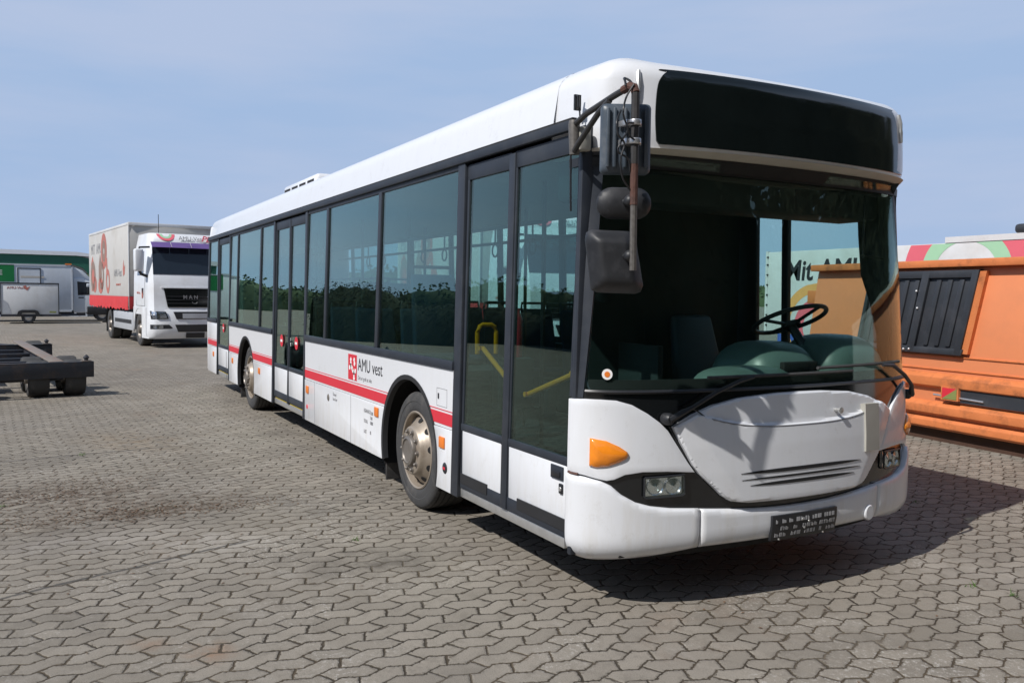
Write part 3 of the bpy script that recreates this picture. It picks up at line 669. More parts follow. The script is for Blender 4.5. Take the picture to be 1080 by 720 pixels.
# windscreen and pillars
def ws_edge(z): return 1.300-.10*(z-1.2)/1.2
wpoly = [(-ws_edge(1.20), 1.20), (ws_edge(1.20), 1.20), (ws_edge(2.41), 2.41), (-ws_edge(2.41), 2.41)]
fp('windscreen', wpoly, -.008, -.002, GWS, step=.08)
mb = MB(); fr = MB()
for side in (-1, 1):
    conform(MB(), [(side*(ws_edge(1.0)-.002), 1.16), (side*(SM+.01), 1.16), (side*(SM+.01), 2.43), (side*(ws_edge(2.42)+.0), 2.43)], surf, -.05, -.001, .08).build('windscreen_pillar', FRAME, BUS)
conform(fr, [(-1.29, 1.19), (1.29, 1.19), (1.29, 1.255), (-1.29, 1.255)], surf, -.02, -.010, .05)
conform(fr, [(-1.20, 2.33), (1.20, 2.33), (1.20, 2.42), (-1.20, 2.42)], surf, -.02, -.010, .05)
fr.build('windscreen_black_border', DARK, BUS)
rb = MB(); rb.tube([surf(s/50, 1.195, .004) for s in range(-65, 66)], .011, 6); rb.build('windscreen_rubber', BLACKP, BUS)
fp('inspection_sticker', circle(-1.185, 1.285, .028, 16), 0, .003, TEXTW, step=.03)
fp('sticker_centre', circle(-1.185, 1.285, .015, 12), .003, .0045, AMBERS, step=.03)

# black mask, white corner wings, bonnet flap, bumper
fp('front_mask', [(-1.36, .45), (1.36, .45), (1.36, 1.20), (-1.36, 1.20)], -.03, -.006, GLOSSB, step=.07)
wing = [(-1.402, 1.150), (-1.301, 1.156), (-1.22, 1.156), (-1.139, 1.152), (-1.058, 1.130), (-.977, 1.085), (-.911, 1.038), (-.866, .994), (-.818, .919), (-.758, .828), (-.716, .773), (-.79, .779), (-.879, .785), (-1.008, .787), (-1.100, .774), (-1.153, .749), (-1.19, .742), (-1.227, .748), (-1.300, .763), (-1.402, .772)]
for q in (wing, mir(wing)): fp('corner_wing', q, -.006, .012, WHITE, step=.05, bevel=.004)
btop = [(-1.402, .764), (-1.355, .757), (-1.295, .752), (-1.220, .738), (-1.169, .715), (-1.118, .671), (-1.044, .630), (-.965, .608), (-.851, .592), (-.690, .581)]
bbot = [(-.690, .375), (-.874, .350), (-1.033, .330), (-1.155, .315), (-1.261, .306), (-1.340, .302), (-1.402, .310)]
def bfn(s, z, h):                    # bumper skin: tucks under and rounds over
    k = 0
    if z < .42: k = -.07*((.42-z)/.12)**2
    return surf(s, z, h+k)
crn = btop+bbot
ctop = [(-.682, .578), (-.484, .562), (-.25, .549), (0, .545), (.25, .549), (.484, .562), (.682, .578)]
cbot = [(.682, .375), (.473, .377), (.2, .378), (0, .379), (-.2, .378), (-.473, .377), (-.682, .375)]
def rim_fn(poly, depth):
    """round the outline edge over: pulls points near the outline back"""
    P_ = poly
    def fn(s, z, h):
        if h <= 0: return bfn(s, z, h)
        d = pdist(P_, s, z)
        r = .018; k = 0 if d >= r else depth*(1-math.sqrt(1-(1-d/r)**2))
        return bfn(s, z, h-k)
    return fn
for q in (crn, mir(crn)): fp('bumper_corner', q, -.02, .030, WHITE, step=.022, fn=rim_fn(q, .010), edge=.022, ang=70)
fp('bumper_centre', ctop+cbot, -.02, .030, WHITE, step=.022, fn=rim_fn(ctop+cbot, .010), edge=.022, ang=70)
mb = MB(); conform(mb, [(-1.37, .29), (1.37, .29), (1.37, .40), (-1.37, .40)], surf, -.12, -.10, .08); mb.build('bumper_backing', DARK, BUS)
bon = [(-.842, 1.014), (-.731, 1.069), (-.605, 1.115), (-.425, 1.150), (-.183, 1.166), (0, 1.169)]
bon2 = [(0, .592), (-.2, .593), (-.40, .598), (-.510, .612), (-.555, .640), (-.606, .687), (-.69, .76), (-.729, .808), (-.796, .925), (-.83, .99)]
bonnet = bon+mir(bon)[1:]+mir(bon2)[:-1]+bon2
def bon_fn(poly):
    P_ = poly
    # scooped upper recess line, raised shoulders on both sides
    def recess(s): return .993+.13*abs(s/.82)**3
    def fn(s, z, h):
        if h <= 0: return surf(s, z, h)
        d = pdist(P_, s, z)
        k = .008*(1-math.sqrt(1-(1-min(1, d/.014))**2))
        kz = 0
        r_ = recess(s); a = abs(s)
        if z > r_: kz = .020*min(1, (z-r_)/.010)*min(1, max(0, (.72-a)/.02))
        cr = .43+.36*(z-.6)/.5
        if a > cr: kz += .17*(a-cr)
        return surf(s, z, h-k-kz)
    return fn
bo = fp('bonnet_flap', bonnet, -.004, .050, WHITE, step=.013, fn=bon_fn(bonnet), edge=.007, ang=24)
def slot(x0, x1, zc, hgt, bow): 
    n = 16; return [(x0+(x1-x0)*k/n, zc-bow*(1-(2*k/n-1)**2)-hgt*.5*(1-abs(2*k/n-1)**3)) for k in range(n+1)]+[(x1-(x1-x0)*k/n, zc+bow*.3*(1-(2*k/n-1)**2)+hgt*.5*(1-abs(2*k/n-1)**3)) for k in range(n+1)]
for x, z, h_ in ((.46, .757, .028), (.455, .722, .018), (.40, .690, .026)):
    fp('grille_slot', slot(-x, x, z, h_, -.006), .047, .0525, DARK, bo, step=.03)
MB().tube([surf(.78*k/24, .993+.13*abs(.78*k/24/.82)**3, (.049 if abs(k) < 20 else .030)) for k in range(-21, 22)], .0035, 5).build('flap_seam', TEXTG, bo)
pl8 = fp('bare_patch', [(.515, 1.075), (.650, 1.072), (.636, .80), (.500, .80)], .030, .062, BARE, step=.05)
MB().lathe(surf(.275, 1.055, .03), (1, -.0, 0), [(.012, 0), (.012, .03), (.018, .034), (.018, .045), (.0001, .048)], 14).build('bonnet_latch', STEEL, BUS)
# headlights and indicators
hlp = [(-.998, .757), (-.780, .765), (-.778, .668), (-.790, .660), (-.990, .653), (-1.0, .662)]
for sgn, q in ((-1, hlp), (1, mir(hlp))):
    h = empty('headlight'); h.parent = BUS
    mb = MB(); conform(mb, q, surf, -.005, .000, .04); 
    for cx in (-.94, -.84):
        c = surf(sgn*-cx*-1 if False else sgn*abs(cx), .710, .001); d = Vector(surf(sgn*abs(cx), .710, .03))-Vector(c)
        mb.lathe(c, d, [(.046, .008), (.040, -.001), (.025, .0015), (.012, .004), (.0001, .010)], 24)
    mb.build('lamp_reflector', CHROME, h)
    mb = MB(); conform(mb, [(a*1.0, b) for a, b in q], surf, .012, .015, .04); mb.build('lamp_glass', LENS, h)
    rim_ = MB(); pts = [surf(a.x, a.y, .010) for a in resample(q, .03)]; rim_.tube(pts+[pts[0]], .006, 6); rim_.build('lamp_bezel', BLACKP, h)
ind = [(-1.270, .958), (-1.191, .947), (-1.127, .919), (-1.089, .893), (-1.082, .876), (-1.095, .858), (-1.130, .840), (-1.186, .818), (-1.239, .810), (-1.272, .816)]
def dome_fn(poly, cx, cz, bulge):
    P_ = resample(poly, .02)
    def fn(s, z, h):
        if h <= 0.013: return surf(s, z, h)
        d = pdist(P_, s, z)
        return surf(s, z, h+bulge*(1-math.exp(-d/.03)))
    return fn
for sgn, q in ((-1, ind), (1, mir(ind))):
    h = fp('indicator_lamp', q, .010, .020, AMBER, step=.012, fn=dome_fn(q, -1.2, .88, .025), edge=.012, ang=80)
# number plate holder with moulded lettering, tow cap, bits
plh = fp('number_plate_holder', [(-.240, .366), (.262, .366), (.262, .508), (-.240, .508)], .028, .046, BLACKP, step=.08, bevel=.004)
mb = MB(); random.seed(3)
for row in (.475, .435, .398):
    s = -.215
    while s < .235:
        wd = random.choice((.008, .012, .018, .026))
        if random.random() < .72: conform(mb, [(s, row-.011), (s+wd, row-.011), (s+wd, row+random.choice((.003, .011))), (s, row+.011)], surf, .046, .0475, .05)
        s += wd+.008
mb.build('plate_moulded_marks', TGREYM, plh)
for s, z in ((-.02, .47), (.03, .455), (.0, .42), (.06, .43), (-.18, .372), (.16, .372)): MB().lathe(surf(s, z, .046), (1, 0, 0), [(.0001, .003), (.006, .003), (.007, 0)], 10).build('plate_clip', STEEL, plh)
MB().lathe(surf(.588, .425, .010), Vector(surf(.588, .425, .03))-Vector(surf(.588, .425, 0)), [(.0001, .034), (.040, .034), (.046, .028), (.046, 0)], 28).build('towing_eye_cap', WHITE, BUS)
MB().tube([surf(-1.39, .768, .012), surf(-1.37, .766, .018), surf(-1.33, .765, .016)], .007, 6).build('bumper_hinge', RUST, BUS)

# wipers
def wiper(pts, blade, name='wiper'):
    w_ = empty(name); w_.parent = BUS
    MB().lathe(surf(*pts[0], 0), (1, 0, 0.1), [(.032, 0), (.032, .04), (.022, .055), (.0001, .056)], 16).build('wiper_pivot', BLACKP, w_)
    MB().tube([surf(*pts[0], .05)]+[surf(a, b, .055) for a, b in pts[1:]], [.020]+[.012]*(len(pts)-2)+[.009], 8).build('wiper_arm', BLACKP, w_)
    MB().tube([surf(a, b, .018) for a, b in blade], .010, 6).build('wiper_blade', RUBBER, w_)
wiper([(-.878, 1.055), (-.74, 1.12), (-.60, 1.19), (-.44, 1.245), (-.35, 1.262)], [(-.62+.01*k*11/1.0*.1*10/1, 1.262+.0004*k) for k in range(0, 11)])
wiper([(1.245, 1.075), (1.13, 1.15), (1.0, 1.22), (.86, 1.285), (.74, 1.292)], [(1.02-.085*k, 1.300-.0008*k) for k in range(0, 11)])
MB().tube([surf(-.86+.022*k, 1.06+.05*math.sin(k/9*math.pi), .03+.01*k/9) for k in range(10)], .004, 5).build('washer_hose', RUBBER, BUS)

# mirrors on the door side corner: bracket, arm, pipe, three mirrors, cables
mr_ = empty('mirror_assembly'); mr_.parent = BUS
MB().tube([(-.20, -1.30, 2.40), (-.20, -1.305, 2.55), (-.20, -1.305, 2.57)], [.026, .030, .026], 12).build('mirror_bracket', WORNP, mr_)
MB().box(-.235, -.165, -1.29, -1.22, 2.42, 2.54).build('bracket_plate', BARE, mr_, .01)
MB().tube([(-.19, -1.305, 2.55), (-.05, -1.33, 2.575), (.22, -1.365, 2.60), (.33, -1.372, 2.612)], .0155, 10).tube([(-.20, -1.305, 2.41), (-.12, -1.33, 2.44), (.10, -1.36, 2.55), (.20, -1.37, 2.585)], .0145, 10).build('mirror_arm', PIPEK, mr_)
arc = [(.31, -1.372, 2.610), (.36, -1.373, 2.617), (.388, -1.372, 2.606), (.399, -1.371, 2.58), (.400, -1.371, 2.54)]
MB().tube(arc[:4], .0195, 10).build('pipe_elbow', RUST, mr_)
MB().tube([arc[3], arc[4], (.400, -1.371, 2.27)], .0185, 10).build('pipe_upper', PIPEK, mr_)
MB().tube([(.400, -1.371, 2.28), (.399, -1.369, 2.09)], .0175, 10).build('pipe_middle', RUST, mr_)
MB().tube([(.399, -1.369, 2.10), (.397, -1.365, 1.80)], .0155, 10).build('pipe_lower', WORNP, mr_)
PIPE = Vector((.400, -1.371, 0)); MA = R(27)
def mirror(poly, x, th, m, name, dome=.03, par=mr_):
    """poly in (u, z) about the pipe; the back faces forwards and outwards"""
    P_ = resample(poly, .02); nx = Vector((math.cos(MA), -math.sin(MA), 0)); ux = Vector((math.sin(MA), math.cos(MA), 0))
    def pt(u, z, d): q = PIPE+ux*u+nx*d; return (q.x, q.y, z)
    def fn(y, z, h):
        if h <= 0: return pt(y, z, x)
        d = pdist(P_, y, z); return pt(y, z, x+th+dome*min(1, d/.05)-.012*math.exp(-d/.006))
    o = conform(MB(), poly, fn, 0, 1, .018, edge=.018).build(name, m, par, ang=50)
    cx = sum(a for a, b in poly)/len(poly); cz = sum(b for a, b in poly)/len(poly)
    MB().prism([(cx+(a-cx)*.93, cz+(b-cz)*.93) for a, b in poly], x-.004, x-.001, pt).build('mirror_glass', CHROME, o)
    return o
def rrect(y0, y1, z0, z1, r, n=5, sk=0):
    o = []
    for cx, cz, a in ((y1-r, z1-r, 0), (y0+r, z1-r, 90), (y0+r, z0+r, 180), (y1-r, z0+r, 270)):
        for k in range(n+1): t = R(a+90*k/n); o.append((cx+r*math.cos(t)+sk*(cz+r*math.sin(t)-z0), cz+r*math.sin(t)))
    return o
m1 = mirror(rrect(-.140, .085, 2.235, 2.548, .022), -.11, .045, MIRB, 'main_mirror', .012)
mb = MB()
for y in (-.112, -.082, -.035, .028, .058): mb.box(y-.008, y+.008, -.058, -.040, 2.26, 2.525, 0, lambda u, d, z: tuple(PIPE+Vector((math.sin(MA), math.cos(MA), 0))*u+Vector((math.cos(MA), -math.sin(MA), 0))*d+Vector((0, 0, z))))
mb.build('mirror_back_rib', MIRB, m1, .006)
for z in (2.45, 2.368): MB().lathe((.400, -1.371, z-.014), (0, 0, 1), [(.022, 0), (.029, .002), (.029, .026), (.022, .028)], 16).box(.33, .395, -1.412, -1.33, z-.013, z+.013).build('pipe_clamp', CLAMP, mr_, .003)
m2 = mirror(rrect(-.152, .098, 2.035, 2.178, .068), -.11, .025, MIRK, 'wide_angle_mirror', .018)
m3 = mirror([(-.192, 1.975), (-.175, 1.988), (.0, 1.983), (.032, 1.966), (.073, 1.735), (.062, 1.705), (.035, 1.696), (-.135, 1.700), (-.165, 1.713), (-.197, 1.945)], -.15, .04, MIRK, 'kerb_mirror', .055)
for z, y in ((2.11, -1.370), (1.865, -1.366)): MB().ball((.372, y, z), .028).tube([(.33, y, z), (.398, y, z)], .014, 8).build('mirror_joint', MIRK, mr_)
cb = MB(); random.seed(5)
def smooth3(pts, n=6):
    o = []; P_ = [Vector(q) for q in pts]
    for i in range(len(P_)-1):
        z, a_, b_, c_ = P_[max(0, i-1)], P_[i], P_[i+1], P_[min(len(P_)-1, i+2)]
        for k in range(n): t = k/n; o.append(.5*((2*a_)+(b_-z)*t+(2*z-5*a_+4*b_-c_)*t*t+(3*a_-z-3*b_+c_)*t**3))
    return o+[P_[-1]]
def cab_(q): return (q[0]+.195, q[1]-.145+.0, 1.80+(q[2]-1.79)*.905)
for pts in ([(.21, -1.24, 2.69), (.20, -1.275, 2.62), (.205, -1.29, 2.54), (.20, -1.262, 2.47), (.205, -1.30, 2.41), (.20, -1.31, 2.36), (.205, -1.26, 2.33), (.20, -1.245, 2.27)],
            [(.20, -1.30, 2.56), (.205, -1.325, 2.50), (.21, -1.32, 2.44), (.21, -1.285, 2.40), (.205, -1.30, 2.33), (.20, -1.285, 2.24), (.20, -1.24, 2.18)],
            [(.225, -1.25, 2.50), (.23, -1.285, 2.49), (.225, -1.27, 2.44), (.225, -1.24, 2.42)]):
    MB().tube(smooth3([cab_(q) for q in pts]), .0045, 6).build('mirror_cable', BLACKP, mr_)
cb.tube([(.34+.018*math.cos(t/8*math.pi*2), -1.375+.02*math.cos(t/8*math.pi), 2.615+.045*math.sin(t/8*math.pi)) for t in range(9)], .0055, 5)
cb.build('mirror_cable', BLACKP, mr_); cb = MB()
cb.tube([(-.235, -1.275, 2.52), (-.25, -1.29, 2.42), (-.24, -1.295, 2.28), (-.25, -1.285, 2.12)], .006, 5)
cb.build('mirror_cable', BLACKP, mr_)
# lock staple above the front door
MB().box(-.275, -.262, -1.262, -1.224, 2.64, 2.72).tube([(-.27, -1.25, 2.71), (-.235, -1.26, 2.705), (-.23, -1.26, 2.65), (-.27, -1.25, 2.645)], .007, 6).tube([(-.245, -1.245, 2.645), (-.242, -1.243, 2.60)], .005, 6).build('roof_latch', BLACKP, BUS)

# roof hatch fairing with its four air slots
def rz(y): return 2.962-.017*(y/.945)**2
prof = [(-8.75, 0), (-8.35, .04), (-8.1, .125), (-7.2, .145), (-6.5, .160), (-6.0, .155), (-5.6, .105), (-4.8, .0)]
rows = []
for x, h_ in prof:
    rows.append([(x, y, rz(y)-.01+h_*(1-abs(y/.93)**6)) for y in [-.93+1.86*k/24 for k in range(25)]])
hatch = MB().grid(rows).build('roof_fairing', WHITE, BUS, ang=50)
MB().box(-8.1, -6.5, -.87, .87, 2.93, 3.105).build('fairing_core', WHITE, BUS, .05, 3)
for k in range(4): MB().box(-8.02+.38*k, -7.74+.38*k, -.876, -.86, 3.015, 3.045).build('fairing_slot', DARK, hatch)

# ---- interior
def seat(x, y, z=.42, flip=1):
    s = empty('passenger_seat', (x, y, z)); s.parent = BUS
    MB().box(-.20, .22, -.21, .21, .42, .50).build('seat_cushion', SEATC, s, .03, 3)
    MB().hexa([(-.22, -.21, .45), (-.22, .21, .45), (-.15, .21, .45), (-.15, -.21, .45)], [(-.34, -.19, 1.12), (-.34, .19, 1.12), (-.29, .19, 1.12), (-.29, -.19, 1.12)]).build('seat_back', SEATC, s, .025, 3)
    MB().tube([(-.34, -.17, 1.10), (-.345, -.16, 1.18), (-.345, .16, 1.18), (-.34, .17, 1.10)], .014, 8).build('seat_grab_handle', YEL if random.random() < .4 else BLACKP, s)
    MB().box(-.05, .05, -.06, .06, 0, .42).build('seat_pedestal', SEATP, s, .01)
    return s
protos = seat(-4.9, .95)
def copy_tree(o, parent=None):
    c = o.copy(); C.objects.link(c); c.parent = parent
    for ch in list(o.children): copy_tree(ch, c)
    return c
for x, y, z in [(-4.9, .50, .42), (-4.1, .95, .42), (-4.1, .5, .42), (-3.3, .95, .42), (-2.3, .95, .72), (-2.3, .5, .42), (-4.7, -.95, .42), (-3.9, -.95, .42), (-3.9, -.5, .42), (-2.5, -.95, .72), (-7.4, .95, .6), (-8.2, .95, .72), (-9.0, .95, .75), (-9.8, .95, .75), (-8.4, -.95, .72), (-9.2, -.95, .72), (-10.6, .5, .75), (-10.6, .95, .75), (-11.3, 0, .75), (-11.3, .5, .75), (-11.3, .95, .75), (-11.3, -.5, .75), (-6.4, .95, .42)]:
    c = copy_tree(protos, BUS); c.location = (x, y, z)
for x, y in ((-1.75, -.55), (-3.2, -.45), (-4.6, -.45), (-5.6, -.6), (-7.1, -.6), (-3.6, .35), (-6.2, .4), (-8.0, -.45), (-9.9, -.5), (-1.7, .15)):
    MB().tube([(x, y, .42), (x, y, 2.5)], .017, 8).build('grab_pole', BLACKP, BUS)
for y in (-.5, .45): MB().tube([(-1.8, y, 2.22), (-9.9, y, 2.22)], .016, 8).build('ceiling_rail', BLACKP, BUS)
strap = MB(); strap.tube([(0, 0, 0), (0, 0, -.12)], .008, 6)
ring = [(.05*math.cos(t*math.pi/6), 0, -.17+.05*math.sin(t*math.pi/6)) for t in range(13)]; strap.tube(ring, .008, 6)
st0 = strap.build('hanging_strap', BLACKP, BUS); st0.location = (-2.3, -.5, 2.21)
for x in (-2.0, -2.6, -3.6, -4.1, -5.2, -5.7, -7.6, -8.2): c = st0.copy(); C.objects.link(c); c.location = (x, -.5, 2.21)
# yellow rails by the entrance, ticket post, extinguisher
MB().tube([(-2.10, -.90, 1.25), (-2.10, -.90, 1.41), (-2.095, -.885, 1.45), (-2.09, -.86, 1.465), (-2.07, -.80, 1.465), (-2.07, -.775, 1.45), (-2.07, -.76, 1.41), (-2.07, -.76, 1.25)], .017, 10).build('entrance_rail', YEL, BUS)
MB().box(-1.72, -1.60, -.98, -.70, .9, 1.25).build('ticket_box', BLACKP, BUS, .02)
MB().tube([(-2.36, -.42, 1.15), (-2.36, -.42, 1.2), (-2.36, -.42, 1.50), (-2.36, -.42, 1.55), (-2.36, -.42, 1.58)], [.03, .04, .04, .02, .02], 14).build('fire_extinguisher', RED, BUS)
# driver's cab
MB().box(-1.66, -1.60, -.25, 1.18, .42, 2.45).build('cab_partition', INTD, BUS, .01)
MB().box(-1.56, -1.10, -.02, .03, .42, 1.35).build('cab_door', INTD, BUS, .01)
ds = empty('driver_seat'); ds.parent = BUS
MB().box(-1.35, -.90, .36, .84, .85, .98).build('seat_cushion', SEATP, ds, .04, 3)
MB().hexa([(-1.42, .36, .95), (-1.42, .84, .95), (-1.30, .84, .95), (-1.30, .36, .95)], [(-1.54, .42, 1.55), (-1.54, .78, 1.55), (-1.46, .78, 1.55), (-1.46, .42, 1.55)]).build('seat_back', SEATP, ds, .035, 3)
MB().box(-1.3, -.95, .45, .75, .42, .86).build('seat_base', INTD, ds)
dash = MB()
def dsh(x0, x1, y0, y1, z0, z1): dash.box(x0, x1, y0, y1, z0, z1)
dsh(-.30, -.06, -1.0, 1.0, .9, 1.20)
dash.build('dashboard_shelf', DASH, BUS, .04, 3)
def pod(cx, cy, rx, ry, h, z0, m, name, n=3.0):
    rows = []
    for i in range(9):
        t = math.pi/2*i/8; rr = math.cos(t)**(2/n); zz = z0+h*math.sin(t)**(2/n)
        rows.append([(cx+rx*rr*math.copysign(abs(math.cos(a))**(2/n), math.cos(a)), cy+ry*rr*math.copysign(abs(math.sin(a))**(2/n), math.sin(a)), zz) for a in [2*math.pi*k/28 for k in range(28)]])
    return MB().grid(rows, closed=True).build(name, m, BUS, ang=60)
pod(-.42, .28, .30, .30, .37, 1.05, DASH, 'dashboard_pod')
pod(-.36, .80, .30, .30, .40, 1.06, DASH, 'instrument_pod')
pod(-.20, -.10, .16, .34, .14, 1.15, DASH, 'dashboard_cowl')
MB().box(-.14, -.10, .12, .40, 1.25, 1.31).build('ashtray_slot', DARK, BUS, .008)
sw = empty('steering_wheel', (-.52, .60, 1.545)); sw.parent = BUS; sw.rotation_euler = (0, R(-24), 0)
MB().tube([(.235*math.cos(t*math.pi/16), .235*math.sin(t*math.pi/16), 0) for t in range(33)], .015, 8).build('wheel_rim', BLACKP, sw)
mb = MB()
for a in (R(10), R(170), R(270)): mb.tube([(.05*math.cos(a), .05*math.sin(a), -.03), (.23*math.cos(a), .23*math.sin(a), -.002)], .011, 6)
mb.lathe((0, 0, -.05), (0, 0, 1), [(.06, 0), (.06, .03), (.0001, .04)], 16); mb.tube([(0, 0, -.05), (.12, 0, -.45)], .03, 8); mb.build('wheel_spokes', BLACKP, sw)
mi = MB().tube([(-.25, .95, 2.35), (-.25, .95, 1.95)], .006, 6).tube([(-.25, .93, 1.97), (-.27, 1.17, 1.95)], .006, 6).build('blind_cord', BLACKP, BUS)
# ------------------------------------------------------------ shared materials for the other vehicles
TWHITE = mat('lorry_white', (.72, .74, .77), .32, var=.05, coat=.3, dirt=(.45, .42, .38), dirtamt=.35, dscale=1.2)
TGREY = mat('lorry_grey_panel', (.42, .44, .47), .4, var=.08)
TARP = mat('faded_tarpaulin', (.50, .49, .47), .6, var=.08, dirt=(.36, .33, .29), dirtamt=.6, dscale=.9, bump=.15, bscale=4)
TARPR = mat('red_tarpaulin', (.58, .045, .05), .6, var=.15)
SKIN = mat('box_skin', (.60, .61, .62), .5, var=.06, dirt=(.40, .37, .33), dirtamt=.5, dscale=1.1)
SKINB = mat('luton_skin', (.60, .64, .69), .4, var=.05, dirt=(.42, .42, .42), dirtamt=.35, dscale=.7)
PURPLE = mat('sun_visor_purple', (.14, .09, .26), .25, var=.1)
TGLASS = mat('lorry_glass', (.012, .018, .026), .05, var=.2, coat=.5)
CHASS = mat('chassis_blueblack', (.022, .026, .036), .55, var=.3, dirt=(.12, .07, .04), dirtamt=.5, dscale=5, bump=.2, bscale=40)
TOPST = mat('worn_steel_top', (.20, .17, .145), .6, var=.2, scale=9, dirt=(.24, .085, .035), dirtamt=.85, dscale=4)
BROWN = mat('print_brown', (.25, .17, .14), .6, var=.25, scale=5)
PINK = mat('print_red', (.44, .15, .12), .6, var=.15)
GREENB = mat('fascia_green', (.018, .115, .075), .5, var=.08)
GREENP = mat('panel_green', (.005, .17, .045), .45, var=.05)
HALLW = mat('hall_cladding', (.50, .53, .57), .55, var=.06, dirt=(.4, .42, .44), dirtamt=.3, dscale=.4)
ROOFW = mat('hall_roof_edge', (.75, .77, .80), .5, var=.04)
ORANGE = mat('container_orange', (.72, .245, .105), .5, var=.07, scale=1.5, dirt=(.52, .20, .10), dirtamt=.35, dscale=1.6, bump=.1, bscale=9)
ORUST = mat('orange_rusty_edge', (.62, .19, .06), .65, var=.2, dirt=(.085, .038, .022), dirtamt=.6, dscale=5, bump=.3)
RUSTD = mat('rust_underside', (.065, .032, .020), .9, var=.4, scale=9, bump=.4)
BLKST = mat('black_steel_door', (.032, .036, .044), .45, var=.2, scale=3, dirt=(.09, .09, .10), dirtamt=.4, dscale=2.5)
OLIVE = mat('reflector_olive', (.22, .24, .08), .4)
LGREEN = mat('print_green', (.34, .58, .38), .5, var=.05)
LRED = mat('print_light_red', (.68, .13, .17), .5, var=.05)
LORANGE = mat('print_orange', (.72, .36, .12), .5)
LBLUE = mat('print_blue', (.06, .12, .42), .5)
def W(parent, c, r, wd, side, name='wheel', rimr=.56):
    q = empty(name, c); q.parent = parent; ax = (0, side, 0)
    MB().lathe((0, 0, 0), ax, [(r*rimr, -wd), (r*.93, -wd), (r, -wd*.88), (r, -wd*.1), (r*.94, 0), (r*.75, .012), (r*rimr, -.005)], 32).build('tyre', RUBBER, q)
    MB().lathe((0, 0, 0), ax, [(r*rimr, -.005), (r*rimr*.96, -.03), (r*rimr*.8, -.10), (r*rimr*.7, -.06), (r*.28, -.01), (r*.26, .03), (r*.15, .05), (.0001, .05)], 24).build('rim', HUB, q)
    return q
def lbox(parent, name, m, x0, x1, y0, y1, z0, z1, bevel=.0, seg=2): return MB().box(x0, x1, y0, y1, z0, z1).build(name, m, parent, bevel, seg)

